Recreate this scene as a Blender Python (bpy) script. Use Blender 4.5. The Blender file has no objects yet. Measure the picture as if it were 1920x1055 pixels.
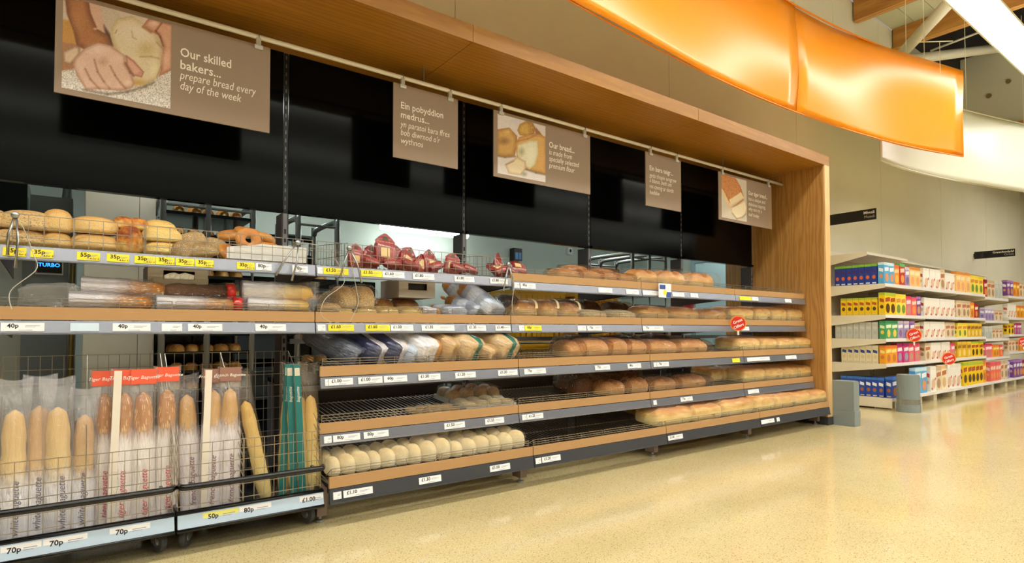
import bpy, math, random
import numpy as np
from mathutils import Vector, Matrix, Euler, noise

# ------------------------------------------------------------------ camera
scene = bpy.context.scene
COL = scene.collection
FPX = 1088.0                       # focal length in pixels of a 1920 x 1055 frame
HEAD = math.atan2(0.595, 0.804)    # heading, from +Y towards +X
PITCH = math.radians(1.5)
SHIFT = 62.0
CAMH = 0.95
cd = bpy.data.cameras.new('camera'); cam = bpy.data.objects.new('camera', cd); COL.objects.link(cam)
cam.location = (0, 0, CAMH)
cam.rotation_euler = (math.radians(90) + PITCH, 0, -HEAD)
cd.sensor_fit = 'HORIZONTAL'; cd.sensor_width = 36.0; cd.lens = 36.0 * FPX / 1920.0
cd.shift_y = SHIFT / 1920.0; cd.clip_start = 0.02; cd.clip_end = 200
scene.camera = cam

# ------------------------------------------------------------------ world, lamps' strength, exposure
world = bpy.data.worlds.new('store_air'); scene.world = world; world.use_nodes = True
world.node_tree.nodes['Background'].inputs[0].default_value = (1.0, 0.93, 0.82, 1)
world.node_tree.nodes['Background'].inputs[1].default_value = 0.30
STRIP_POWER = 18.5                 # radiance of the store's strip lights
STRIP_TINT = (1.0, 0.985, 0.93)
BAKERY_POWER = 15.0                 # radiance of the fluorescent fittings in the bakery
BAKERY_TINT = (0.92, 1.0, 0.95)
scene.view_settings.view_transform = 'Standard'
try: scene.view_settings.look = 'None'
except Exception: pass
scene.view_settings.gamma = 1.0
scene.view_settings.use_curve_mapping = False
scene.view_settings.exposure = 0.15
R = math.radians

def ray(px, py):
    u = (px - 960.0) / FPX; v = (527.5 - py + SHIFT) / FPX
    f = Vector((math.sin(HEAD), math.cos(HEAD), 0)); r = Vector((math.cos(HEAD), -math.sin(HEAD), 0))
    fp = f * math.cos(PITCH) + Vector((0, 0, math.sin(PITCH)))
    up = -f * math.sin(PITCH) + Vector((0, 0, math.cos(PITCH)))
    return r * u + up * v + fp
def at(px, py, Y):
    d = ray(px, py); t = Y / d.y
    return Vector((d.x * t, Y, CAMH + d.z * t))
def PX(px, Y, py=600): return at(px, py, Y).x

# ------------------------------------------------------------------ materials
def lin(c):
    return tuple(((v / 255.0) / 12.92 if v / 255.0 <= 0.04045 else ((v / 255.0 + 0.055) / 1.055) ** 2.4) for v in c[:3]) + (1.0,)
MATS = {}
def base_mat(name):
    m = bpy.data.materials.new(name); m.use_nodes = True
    nt = m.node_tree; b = nt.nodes['Principled BSDF']
    return m, nt, b
def setin(b, key, val):
    if key in b.inputs: b.inputs[key].default_value = val
def mat(name, col, rough=0.5, metal=0.0, var=0.0, scale=20.0, bump=0.0, spec=0.5, emit=None, estr=0.0, coat=0.0, rnd=0.0):
    if name in MATS: return MATS[name]
    m, nt, b = base_mat(name); c = lin(col)
    setin(b, 'Roughness', rough); setin(b, 'Metallic', metal); setin(b, 'Specular IOR Level', spec); setin(b, 'Coat Weight', coat)
    b.inputs['Base Color'].default_value = c
    if var or bump:
        tc = nt.nodes.new('ShaderNodeTexCoord'); n = nt.nodes.new('ShaderNodeTexNoise')
        n.inputs['Scale'].default_value = scale; n.inputs['Detail'].default_value = 4
        nt.links.new(tc.outputs['Object'], n.inputs['Vector'])
        if var:
            r = nt.nodes.new('ShaderNodeValToRGB')
            r.color_ramp.elements[0].position = 0.3; r.color_ramp.elements[1].position = 0.7
            r.color_ramp.elements[0].color = tuple(max(0, x * (1 - var)) for x in c[:3]) + (1,)
            r.color_ramp.elements[1].color = tuple(min(1, x * (1 + var)) for x in c[:3]) + (1,)
            nt.links.new(n.outputs[0], r.inputs[0]); nt.links.new(r.outputs[0], b.inputs['Base Color'])
        if bump:
            bp = nt.nodes.new('ShaderNodeBump'); bp.inputs['Strength'].default_value = bump; bp.inputs['Distance'].default_value = 0.01
            nt.links.new(n.outputs[0], bp.inputs['Height']); nt.links.new(bp.outputs[0], b.inputs['Normal'])
    if emit:
        setin(b, 'Emission Color', lin(emit)); setin(b, 'Emission Strength', estr)
    MATS[name] = m
    return m
def emission(name, rgb, strength):
    m = bpy.data.materials.new(name); m.use_nodes = True; nt = m.node_tree; nt.nodes.clear()
    e = nt.nodes.new('ShaderNodeEmission'); e.inputs[0].default_value = tuple(rgb) + (1,); e.inputs[1].default_value = strength
    o = nt.nodes.new('ShaderNodeOutputMaterial'); nt.links.new(e.outputs[0], o.inputs[0]); MATS[name] = m
    return m
def wood(name, dark, light, axis='X', scale=1.0, rough=0.35, rings=5.0, bump=0.05, dist=5.0):
    m, nt, b = base_mat(name)
    tc = nt.nodes.new('ShaderNodeTexCoord'); mp = nt.nodes.new('ShaderNodeMapping')
    s = {'X': (0.12, 1, 1), 'Z': (1, 1, 0.12), 'Y': (1, 0.12, 1)}[axis]
    mp.inputs['Scale'].default_value = tuple(v * scale for v in s)
    nt.links.new(tc.outputs['Object'], mp.inputs['Vector'])
    w = nt.nodes.new('ShaderNodeTexWave'); w.wave_type = 'BANDS'; w.bands_direction = 'Y' if axis != 'Y' else 'X'
    w.inputs['Scale'].default_value = rings; w.inputs['Distortion'].default_value = dist; w.inputs['Detail'].default_value = 3
    w.inputs['Detail Scale'].default_value = 1.4
    n = nt.nodes.new('ShaderNodeTexNoise'); n.inputs['Scale'].default_value = 60 * 1.0; n.inputs['Detail'].default_value = 5
    for node in (w, n): nt.links.new(mp.outputs[0], node.inputs['Vector'])
    mx = nt.nodes.new('ShaderNodeMix'); mx.inputs[0].default_value = 0.55
    nt.links.new(w.outputs['Fac'], mx.inputs[2]); nt.links.new(n.outputs[0], mx.inputs[3])
    r = nt.nodes.new('ShaderNodeValToRGB'); r.color_ramp.elements[0].position = 0.2; r.color_ramp.elements[1].position = 0.75
    r.color_ramp.elements[0].color = lin(dark); r.color_ramp.elements[1].color = lin(light)
    nt.links.new(mx.outputs[0], r.inputs[0]); nt.links.new(r.outputs[0], b.inputs['Base Color'])
    bp = nt.nodes.new('ShaderNodeBump'); bp.inputs['Strength'].default_value = bump
    nt.links.new(mx.outputs[0], bp.inputs['Height']); nt.links.new(bp.outputs[0], b.inputs['Normal'])
    setin(b, 'Roughness', rough); MATS[name] = m
    return m
def bread_mat(name, bottom, side, top, speck=None, sscale=26, samt=0.28, rough=0.5, patch=0.35, shine=0.0):
    """Crust: pale base, browner top as baked, with flour or seed specks of their own colour."""
    m, nt, b = base_mat(name); L = nt.links.new
    tc = nt.nodes.new('ShaderNodeTexCoord'); sp = nt.nodes.new('ShaderNodeSeparateXYZ'); L(tc.outputs['Generated'], sp.inputs[0])
    oi = nt.nodes.new('ShaderNodeObjectInfo')
    n = nt.nodes.new('ShaderNodeTexNoise'); n.noise_dimensions = '4D'; n.inputs['Scale'].default_value = 4.5; n.inputs['Detail'].default_value = 5
    L(tc.outputs['Generated'], n.inputs['Vector'])
    mw = nt.nodes.new('ShaderNodeMath'); mw.operation = 'MULTIPLY'; mw.inputs[1].default_value = 40; L(oi.outputs['Random'], mw.inputs[0]); L(mw.outputs[0], n.inputs['W'])
    ma = nt.nodes.new('ShaderNodeMath'); ma.operation = 'MULTIPLY_ADD'; ma.inputs[1].default_value = patch * 2; ma.inputs[2].default_value = -patch
    L(n.outputs[0], ma.inputs[0])
    ad = nt.nodes.new('ShaderNodeMath'); ad.operation = 'ADD'; L(sp.outputs['Z'], ad.inputs[0]); L(ma.outputs[0], ad.inputs[1])
    r = nt.nodes.new('ShaderNodeValToRGB'); cr = r.color_ramp
    cr.elements[0].position = 0.12; cr.elements[0].color = lin(bottom); cr.elements[1].position = 0.95; cr.elements[1].color = lin(top)
    e = cr.elements.new(0.5); e.color = lin(side)
    L(ad.outputs[0], r.inputs[0]); out = r.outputs[0]
    fine = nt.nodes.new('ShaderNodeTexNoise'); fine.inputs['Scale'].default_value = 24; fine.inputs['Detail'].default_value = 6; L(tc.outputs['Generated'], fine.inputs['Vector'])
    if speck:
        v = nt.nodes.new('ShaderNodeTexVoronoi'); v.inputs['Scale'].default_value = sscale; L(tc.outputs['Generated'], v.inputs['Vector'])
        lt = nt.nodes.new('ShaderNodeMath'); lt.operation = 'LESS_THAN'; lt.inputs[1].default_value = samt; L(v.outputs['Distance'], lt.inputs[0])
        mx = nt.nodes.new('ShaderNodeMix'); mx.data_type = 'RGBA'; L(lt.outputs[0], mx.inputs[0]); L(out, mx.inputs[6]); mx.inputs[7].default_value = lin(speck)
        out = mx.outputs[2]
    L(out, b.inputs['Base Color'])
    bp = nt.nodes.new('ShaderNodeBump'); bp.inputs['Strength'].default_value = 0.5; bp.inputs['Distance'].default_value = 0.01
    L(fine.outputs[0], bp.inputs['Height']); L(bp.outputs[0], b.inputs['Normal'])
    setin(b, 'Roughness', rough); setin(b, 'Coat Weight', shine); setin(b, 'Coat Roughness', 0.2)
    MATS[name] = m
    return m
def film_mat(name, tint=(255, 255, 255), milk=0.04, gloss=0.35, scale=14.0):
    """Clear crinkled plastic film: mostly see-through, with sharp glints and a little haze of its own."""
    m = bpy.data.materials.new(name); m.use_nodes = True; nt = m.node_tree; nt.nodes.clear(); L = nt.links.new
    tc = nt.nodes.new('ShaderNodeTexCoord')
    n = nt.nodes.new('ShaderNodeTexNoise'); n.inputs['Scale'].default_value = scale; n.inputs['Detail'].default_value = 3; n.inputs['Distortion'].default_value = 1.2
    L(tc.outputs['Generated'], n.inputs['Vector'])
    bp = nt.nodes.new('ShaderNodeBump'); bp.inputs['Strength'].default_value = 0.9; bp.inputs['Distance'].default_value = 0.035; L(n.outputs[0], bp.inputs['Height'])
    tr = nt.nodes.new('ShaderNodeBsdfTransparent'); tr.inputs[0].default_value = lin(tint)
    gl = nt.nodes.new('ShaderNodeBsdfGlossy'); gl.inputs['Roughness'].default_value = 0.08; L(bp.outputs[0], gl.inputs['Normal'])
    df = nt.nodes.new('ShaderNodeBsdfDiffuse'); df.inputs[0].default_value = lin((245, 242, 240))
    lw = nt.nodes.new('ShaderNodeLayerWeight'); lw.inputs[0].default_value = 0.25; L(bp.outputs[0], lw.inputs['Normal'])
    mu = nt.nodes.new('ShaderNodeMath'); mu.operation = 'MULTIPLY_ADD'; mu.inputs[1].default_value = gloss; mu.inputs[2].default_value = 0.03; L(lw.outputs['Facing'], mu.inputs[0])
    m1 = nt.nodes.new('ShaderNodeMixShader'); L(mu.outputs[0], m1.inputs[0]); L(tr.outputs[0], m1.inputs[1]); L(gl.outputs[0], m1.inputs[2])
    m2 = nt.nodes.new('ShaderNodeMixShader'); m2.inputs[0].default_value = milk; L(m1.outputs[0], m2.inputs[1]); L(df.outputs[0], m2.inputs[2])
    o = nt.nodes.new('ShaderNodeOutputMaterial'); L(m2.outputs[0], o.inputs[0]); MATS[name] = m
    return m
def sleeve_mat(name, paper, split=0.5, soft=0.12, opac=0.62, clear_milk=0.07):
    """Bread sleeve: frosted paper-white film below, clear film above (printed so along its length)."""
    m = bpy.data.materials.new(name); m.use_nodes = True; nt = m.node_tree; nt.nodes.clear(); L = nt.links.new
    tc = nt.nodes.new('ShaderNodeTexCoord'); sp = nt.nodes.new('ShaderNodeSeparateXYZ'); L(tc.outputs['Generated'], sp.inputs[0])
    n = nt.nodes.new('ShaderNodeTexNoise'); n.inputs['Scale'].default_value = 9; n.inputs['Detail'].default_value = 4; n.inputs['Distortion'].default_value = 1.0
    L(tc.outputs['Generated'], n.inputs['Vector'])
    bp = nt.nodes.new('ShaderNodeBump'); bp.inputs['Strength'].default_value = 0.6; bp.inputs['Distance'].default_value = 0.02; L(n.outputs[0], bp.inputs['Height'])
    nn = nt.nodes.new('ShaderNodeMath'); nn.operation = 'MULTIPLY_ADD'; nn.inputs[1].default_value = 0.16; nn.inputs[2].default_value = -0.08; L(n.outputs[0], nn.inputs[0])
    ad = nt.nodes.new('ShaderNodeMath'); ad.operation = 'ADD'; L(sp.outputs['Z'], ad.inputs[0]); L(nn.outputs[0], ad.inputs[1])
    mr = nt.nodes.new('ShaderNodeMapRange'); mr.inputs[1].default_value = split - soft; mr.inputs[2].default_value = split + soft
    mr.inputs[3].default_value = opac; mr.inputs[4].default_value = clear_milk; L(ad.outputs[0], mr.inputs[0])
    tr = nt.nodes.new('ShaderNodeBsdfTransparent'); gl = nt.nodes.new('ShaderNodeBsdfGlossy'); gl.inputs['Roughness'].default_value = 0.15
    L(bp.outputs[0], gl.inputs['Normal'])
    df = nt.nodes.new('ShaderNodeBsdfDiffuse'); df.inputs[0].default_value = lin(paper); L(bp.outputs[0], df.inputs['Normal'])
    lw = nt.nodes.new('ShaderNodeLayerWeight'); lw.inputs[0].default_value = 0.3; L(bp.outputs[0], lw.inputs['Normal'])
    mu = nt.nodes.new('ShaderNodeMath'); mu.operation = 'MULTIPLY_ADD'; mu.inputs[1].default_value = 0.30; mu.inputs[2].default_value = 0.05; L(lw.outputs['Facing'], mu.inputs[0])
    m1 = nt.nodes.new('ShaderNodeMixShader'); L(mr.outputs[0], m1.inputs[0]); L(tr.outputs[0], m1.inputs[1]); L(df.outputs[0], m1.inputs[2])
    m2 = nt.nodes.new('ShaderNodeMixShader'); L(mu.outputs[0], m2.inputs[0]); L(m1.outputs[0], m2.inputs[1]); L(gl.outputs[0], m2.inputs[2])
    o = nt.nodes.new('ShaderNodeOutputMaterial'); L(m2.outputs[0], o.inputs[0]); MATS[name] = m
    return m

# ------------------------------------------------------------------ mesh and object helpers
class MB:
    def __init__(s): s.v = []; s.f = []; s.m = []
    def box(s, x0, x1, y0, y1, z0, z1, mi=0, M=None):
        b = len(s.v); c = [(x, y, z) for z in (z0, z1) for y in (y0, y1) for x in (x0, x1)]
        if M is not None: c = [tuple(M @ Vector(p)) for p in c]
        s.v += c
        for q in ((0, 2, 3, 1), (4, 5, 7, 6), (0, 1, 5, 4), (2, 6, 7, 3), (0, 4, 6, 2), (1, 3, 7, 5)): s.f.append(tuple(b + i for i in q)); s.m.append(mi)
        return s
    def quad(s, pts, mi=0):
        b = len(s.v); s.v += [tuple(p) for p in pts]; s.f.append(tuple(range(b, b + len(pts)))); s.m.append(mi); return s
    def prism(s, prof, a0, a1, axis='X', mi=0):
        """Profile of (p,q) pairs pushed along an axis. X: (y,z); Y: (x,z); Z: (x,y)."""
        b = len(s.v); n = len(prof)
        def P(a, p, q): return {'X': (a, p, q), 'Y': (p, a, q), 'Z': (p, q, a)}[axis]
        s.v += [P(a0, p, q) for p, q in prof] + [P(a1, p, q) for p, q in prof]
        for i in range(n):
            j = (i + 1) % n; s.f.append((b + i, b + j, b + n + j, b + n + i)); s.m.append(mi)
        s.f.append(tuple(b + i for i in reversed(range(n)))); s.m.append(mi)
        s.f.append(tuple(b + n + i for i in range(n))); s.m.append(mi)
        return s
    def tube(s, pts, r, n=6, mi=0, cap=True, radii=None):
        pts = [Vector(p) for p in pts]; b = len(s.v); k = len(pts)
        for i, p in enumerate(pts):
            d = (pts[min(i + 1, k - 1)] - pts[max(i - 1, 0)])
            d = d.normalized() if d.length > 1e-9 else Vector((0, 0, 1))
            a = d.cross(Vector((0, 0, 1)));  a = a if a.length > 1e-3 else d.cross(Vector((0, 1, 0)))
            a.normalize(); c = d.cross(a); rr = radii[i] if radii else r
            for j in range(n):
                t = 2 * math.pi * (j + 0.5) / n
                s.v.append(tuple(p + (a * math.cos(t) + c * math.sin(t)) * rr))
        for i in range(k - 1):
            for j in range(n):
                q = (j + 1) % n
                s.f.append((b + i * n + j, b + i * n + q, b + (i + 1) * n + q, b + (i + 1) * n + j)); s.m.append(mi)
        if cap:
            s.f.append(tuple(b + j for j in reversed(range(n)))); s.m.append(mi)
            s.f.append(tuple(b + (k - 1) * n + j for j in range(n))); s.m.append(mi)
        return s
    def wire(s, p, q, r=0.0018, mi=0): return s.tube([p, q], r, 4, mi)
    def lathe(s, prof, n=20, c=(0, 0, 0), axis='Z', mi=0):
        b = len(s.v); k = len(prof)
        for r, h in prof:
            for j in range(n):
                t = 2 * math.pi * j / n; x, y = r * math.cos(t), r * math.sin(t)
                p = {'Z': (x, y, h), 'Y': (x, h, y), 'X': (h, x, y)}[axis]
                s.v.append((p[0] + c[0], p[1] + c[1], p[2] + c[2]))
        for i in range(k - 1):
            for j in range(n):
                q = (j + 1) % n; s.f.append((b + i * n + j, b + i * n + q, b + (i + 1) * n + q, b + (i + 1) * n + j)); s.m.append(mi)
        s.f.append(tuple(b + j for j in reversed(range(n)))); s.m.append(mi)
        s.f.append(tuple(b + (k - 1) * n + j for j in range(n))); s.m.append(mi)
        return s
    def mesh(s, name, mats, smooth=False):
        me = bpy.data.meshes.new(name); me.from_pydata(s.v, [], s.f)
        for m in (mats if isinstance(mats, (list, tuple)) else [mats]): me.materials.append(m)
        me.polygons.foreach_set('material_index', s.m)
        if smooth: me.polygons.foreach_set('use_smooth', [True] * len(s.f))
        me.update()
        import bmesh
        bm = bmesh.new(); bm.from_mesh(me); bmesh.ops.recalc_face_normals(bm, faces=bm.faces); bm.to_mesh(me); bm.free()
        return me
def obj(name, me, parent=None, loc=(0, 0, 0), rot=(0, 0, 0), scale=(1, 1, 1)):
    o = bpy.data.objects.new(name, me); COL.objects.link(o)
    o.parent = parent; o.location = loc; o.rotation_euler = rot; o.scale = scale
    return o
def tag(o, label=None, cat=None, group=None, kind=None):
    if label: o['label'] = label
    if cat: o['category'] = cat
    if group: o['group'] = group
    if kind: o['kind'] = kind
    return o
def thing(name, label, cat, loc=(0, 0, 0), group=None, rot=(0, 0, 0), scale=(1, 1, 1), kind=None):
    return tag(obj(name, None, None, loc, rot, scale), label, cat, group, kind)
MC = {}
def cached(key, fn):
    if key not in MC: MC[key] = fn()
    return MC[key]
ORD = ['first', 'second', 'third', 'fourth', 'fifth', 'sixth', 'seventh', 'eighth', 'ninth', 'tenth', 'eleventh', 'twelfth', 'thirteenth', 'fourteenth', 'fifteenth', 'sixteenth', 'seventeenth', 'eighteenth']
def text_mesh(s, size, material, bold=0.0, shear=0.0, align='LEFT', key=None):
    k = ('txt', s, size, material.name, bold, shear, align)
    if k in MC: return MC[k]
    cu = bpy.data.curves.new('lettering', 'FONT'); cu.body = s; cu.size = size; cu.offset = bold * size; cu.shear = shear
    cu.align_x = align; cu.resolution_u = 2; cu.fill_mode = 'FRONT'
    o = bpy.data.objects.new('lettering', cu)
    me = bpy.data.meshes.new_from_object(o); bpy.data.objects.remove(o); bpy.data.curves.remove(cu)
    me.transform(Matrix(((1, 0, 0, 0), (0, 0, -1, 0), (0, 1, 0, 0), (0, 0, 0, 1))))   # stand it up, facing -Y
    me.materials.clear(); me.materials.append(material); MC[k] = me
    return me

# ================================================================== the setting
def floor_mat():
    m, nt, b = base_mat('terrazzo'); L = nt.links.new
    tc = nt.nodes.new('ShaderNodeTexCoord')
    n = nt.nodes.new('ShaderNodeTexNoise'); n.inputs['Scale'].default_value = 1.3; n.inputs['Detail'].default_value = 3; L(tc.outputs['Object'], n.inputs['Vector'])
    r = nt.nodes.new('ShaderNodeValToRGB'); r.color_ramp.elements[0].position = .3; r.color_ramp.elements[1].position = .7
    r.color_ramp.elements[0].color = lin((206, 186, 136)); r.color_ramp.elements[1].color = lin((216, 197, 148)); L(n.outputs[0], r.inputs[0])
    out = r.outputs[0]
    for sc, th, col in ((95, .2, (150, 118, 78)), (60, .14, (126, 92, 62)), (130, .22, (236, 226, 196)), (42, .1, (172, 120, 86))):
        v = nt.nodes.new('ShaderNodeTexVoronoi'); v.inputs['Scale'].default_value = sc; L(tc.outputs['Object'], v.inputs['Vector'])
        wn = nt.nodes.new('ShaderNodeMath'); wn.operation = 'LESS_THAN'; wn.inputs[1].default_value = th; L(v.outputs['Distance'], wn.inputs[0])
        mx = nt.nodes.new('ShaderNodeMix'); mx.data_type = 'RGBA'; L(wn.outputs[0], mx.inputs[0]); L(out, mx.inputs[6]); mx.inputs[7].default_value = lin(col); out = mx.outputs[2]
    L(out, b.inputs['Base Color'])
    n2 = nt.nodes.new('ShaderNodeTexNoise'); n2.inputs['Scale'].default_value = 2.2; L(tc.outputs['Object'], n2.inputs['Vector'])
    mr = nt.nodes.new('ShaderNodeMapRange'); mr.inputs[3].default_value = 0.07; mr.inputs[4].default_value = 0.15; L(n2.outputs[0], mr.inputs[0]); L(mr.outputs[0], b.inputs['Roughness'])
    setin(b, 'Specular IOR Level', 0.5)
    return m
M_floor = floor_mat()
M_wall = mat('wall_paint', (216, 209, 186), 0.75, var=0.03, scale=1.5, bump=0.02)
M_oak = wood('oak_veneer', (152, 102, 34), (172, 120, 44), 'X', 1.0, 0.38, 9.0, dist=7.0)
M_oakz = wood('oak_veneer_upright', (164, 114, 56), (188, 138, 74), 'Z', 1.0, 0.36, 7.0, dist=14.0)
M_oakedge = wood('oak_lipping', (206, 160, 100), (228, 186, 128), 'Z', 1.0, 0.4, 5.0)
M_lam = wood('beech_laminate', (184, 142, 96), (194, 152, 106), 'X', 1.6, 0.4, 3.0, bump=0.01)
M_blackgloss = mat('black_gloss_panel', (4, 4, 5), 0.13, spec=0.1)
M_black = mat('black_metal', (14, 14, 16), 0.4)
M_brownmetal = mat('bronze_post_paint', (58, 48, 44), 0.45)
M_legpaint = mat('taupe_leg_paint', (128, 108, 96), 0.5)
M_grey = mat('grey_metal', (128, 128, 134), 0.35, 0.3)
M_rail = mat('price_rail_plastic', (150, 152, 164), 0.26, 0.6)
M_raildark = mat('dark_rail_plastic', (66, 68, 74), 0.25)
M_chrome = mat('chrome_wire', (176, 166, 152), 0.3, 0.85)
M_steel = mat('brushed_steel', (170, 172, 172), 0.28, 0.85)
M_white = mat('white_card', (244, 242, 246), 0.6)
M_yellow = mat('yellow_card', (250, 226, 40), 0.6)
M_paleyellow = mat('pale_yellow_card', (238, 232, 130), 0.6)
M_ink = mat('black_ink', (26, 24, 30), 0.7)
M_inkgrey = mat('grey_ink', (150, 146, 156), 0.7)
M_inkblue = mat('blue_ink', (70, 110, 170), 0.7)
M_inkred = mat('red_ink', (214, 58, 58), 0.7)
M_whitetext = mat('white_print', (246, 238, 228), 0.6)
M_green = mat('bakery_wall_paint', (200, 208, 200), 0.6, var=0.03, scale=2)
M_whitepaint = mat('white_tube_paint', (226, 220, 196), 0.45)

YW = 3.62            # face of the back wall, shelf backs
PF = 2.81            # front of the oak surround
PR = 5.98            # inner face of its right-hand end
PT0, PT1 = 2.61, 2.71
def struct(name, mb, mats, parent=None, loc=(0, 0, 0), smooth=False):
    o = obj(name, mb.mesh(name, mats, smooth), parent, loc)
    if parent is None: tag(o, kind='structure')
    return o
struct('floor', MB().box(-7, 26, -9, 9, -0.05, 0), M_floor)
# back wall: a core with a hole for the bakery, clad with wide panels
wb = struct('wall_back', MB().box(-7, 26, YW + .012, YW + .12, PT0, 5.56).box(PR + .02, 26, YW + .012, YW + .12, 0, PT0).box(-7, -1.56, YW + .012, YW + .12, 0, PT0), mat('wall_joint', (120, 110, 92), .8))
for i in range(-3, 9):
    xa = 4.60 + 2.44 * (i - 2) + .003; xb = xa + 2.44 - .006
    z0 = 0.0 if xa > 6.9 else PT0 + .0
    struct('wall_panel', MB().box(xa, xb, YW, YW + .012, z0, 5.56), M_wall, wb)
struct('wall_panel', MB().box(PR + .02, 7.037, YW, YW + .012, 0, PT0), M_wall, wb)

struct('wall_front', MB().box(-7, 26, -9.1, -9, 0, 7.4), mat('far_wall_paint', (96, 86, 74), .8))
struct('wall_left', MB().box(-7.1, -7, -9, 3.6, 0, 5.6), mat('far_wall_paint', (96, 86, 74), .8))
struct('wall_right', MB().box(26, 26.1, -9, 3.6, 0, 7.4), mat('far_wall_paint', (96, 86, 74), .8))
# oak surround
tr = tag(obj('trim_1', None), kind='structure')
cuts = [-1.7, -0.335, 1.787, 3.909, PR + .1]
for a, b_ in zip(cuts[:-1], cuts[1:]):
    struct('fascia_board', MB().box(a + .0015, b_ - .0015, PF - .018, PF, PT0, PT1), M_oak, tr)
    struct('soffit_board', MB().box(a + .0015, min(b_, PR) - .0015, PF, YW, PT0, PT0 + .02), M_oak, tr)
    struct('top_board', MB().box(a + .0015, b_ - .0015, PF, YW, PT1 - .02, PT1), M_oak, tr)
struct('end_panel', MB().box(PR, PR + .1, PF, YW + .3, 0.08, PT0), M_oakz, tr)
struct('end_lipping', MB().box(PR, PR + .1, PF - .018, PF, 0.08, PT0), M_oakedge, tr)
struct('plinth', MB().box(PR - .004, PR + .104, PF - .022, YW, 0, 0.08), mat('charcoal_plinth', (60, 60, 66), .5), tr)

# bakery room behind the shelves
struct('floor_bakery', MB().box(-3.4, 8.2, YW + .125, 7.6, 0, .003), mat('shade_dark_floor', (58, 46, 42), .5))  # dark floor colour stands in for the shade behind the lower shelves
struct('wall_bakery_back', MB().box(-3.5, 8.3, 7.6, 7.7, 0, 2.6), M_green)
struct('wall_bakery_right', MB().box(8.2, 8.3, YW + .12, 7.6, 0, 2.6), M_green)
struct('wall_bakery_left', MB().box(-3.5, -3.4, YW + .12, 7.6, 0, 2.6), M_green)
struct('ceiling_bakery', MB().box(-3.5, 8.3, YW + .12, 7.7, 2.6, 2.66), mat('bakery_ceiling_paint', (190, 212, 198), .7))
dr = tag(obj('door_1', None, None, (8.2, 5.5, 0)), kind='structure')
struct('door_leaf', MB().box(-.03, -.002, -.42, .42, 0.01, 2.05), mat('pale_blue_door', (196, 222, 228), .45), dr)
struct('door_frame', MB().box(-.05, -.002, -.5, -.425, 0, 2.12).box(-.05, -.002, .425, .5, 0, 2.12).box(-.05, -.002, -.425, .425, 2.055, 2.12), mat('door_frame_paint', (150, 172, 176), .5), dr)
struct('door_handle', MB().tube([(-.03, .32, 1.0), (-.08, .32, 1.0), (-.08, .2, 1.0)], .01, 8), M_steel, dr)

# roof over the sales floor: timber beams, boards, tube bracing, end bulkhead
cl = tag(obj('ceiling', MB().box(-7, 10.2, -9, YW, 5.60, 5.66).mesh('ceiling', mat('roof_deck', (150, 148, 122), .8))), kind='structure')
board_me = MB().box(0, 17.2, 0, .292, 0, .02).mesh('roof_board', mat('roof_board_paint', (196, 196, 164), .6, var=.05, scale=2))
for k in range(22): obj('roof_board', board_me, cl, (-7, YW - .3 * (k + 1), 5.575))
struct('ceiling_high', MB().box(10.2, 26, -9, YW, 7.4, 7.46).box(10.2, 10.26, -9, YW, 5.6, 7.4).box(10.26, 26, YW, YW + .1, 5.56, 7.4), mat('roof_void', (44, 36, 30), .8))
M_glulam = wood('glulam', (170, 112, 44), (206, 150, 76), 'Y', 1.0, .45, 4)
beam_me = MB().box(-.06, .06, -9.5, 0, 0, .3).mesh('roof_beam', M_glulam)
for k, bx in enumerate((6.0, 7.34, 8.68, 10.02)):
    tag(obj('roof_beam', beam_me, None, (bx, YW - .02, 5.27)), ['laminated timber roof beam hidden over the oak surround', 'laminated timber roof beam nearest the oak surround, above the orange banner', 'upper laminated timber roof beam ending at the wall above the orange banner', 'lower timber roof beam ending behind the white tube brace'][k], 'beam', 'timber roof beams')
def brace(label, pts, r):
    tag(obj('roof_brace', MB().tube(pts, r, 12).mesh('roof_brace', M_whitepaint, True)), label, 'brace')
brace('white painted tube brace slanting up beside the timber beam ends', [at(1684, 108, 3.4), at(1812, -30, 2.3)], .075)
brace('near-level white tube brace in the dark roof void', [at(1700, 112, 3.5), at(1890, 88, 2.9)], .075)
brace('thin slanting white roof brace crossing the dark void', [at(1745, 95, 3.5), at(1850, 55, 2.9)], .018)
bh = tag(obj('wall_bulkhead', MB().box(13.06, 13.2, -9, YW - .01, 4.55, 5.95).mesh('wall_bulkhead', mat('bulkhead_joint', (110, 108, 88), .8))), kind='structure')
for k in range(12):
    y1 = YW - .01 - k * .9
    struct('bulkhead_panel', MB().box(13.03, 13.06, y1 - .895, y1, 4.56, 5.95), mat('bulkhead_cladding', (206, 200, 172), .6), bh)
rv = MB()
random.seed(5)
for k in range(14):
    yy = 3.2 - .28 * k; zz = 5.15 + .22 * math.sin(k * 2.3)
    rv.lathe([(.04, 13.01), (.04, 13.03)], 8, (0, yy, zz), 'X')
struct('fixing_caps', rv, mat('bronze_fixing', (120, 100, 50), .5), bh)
struct('bulkhead_beam', MB().box(12.95, 13.2, -9, YW - .01, 4.3, 4.55), M_glulam, bh)

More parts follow.
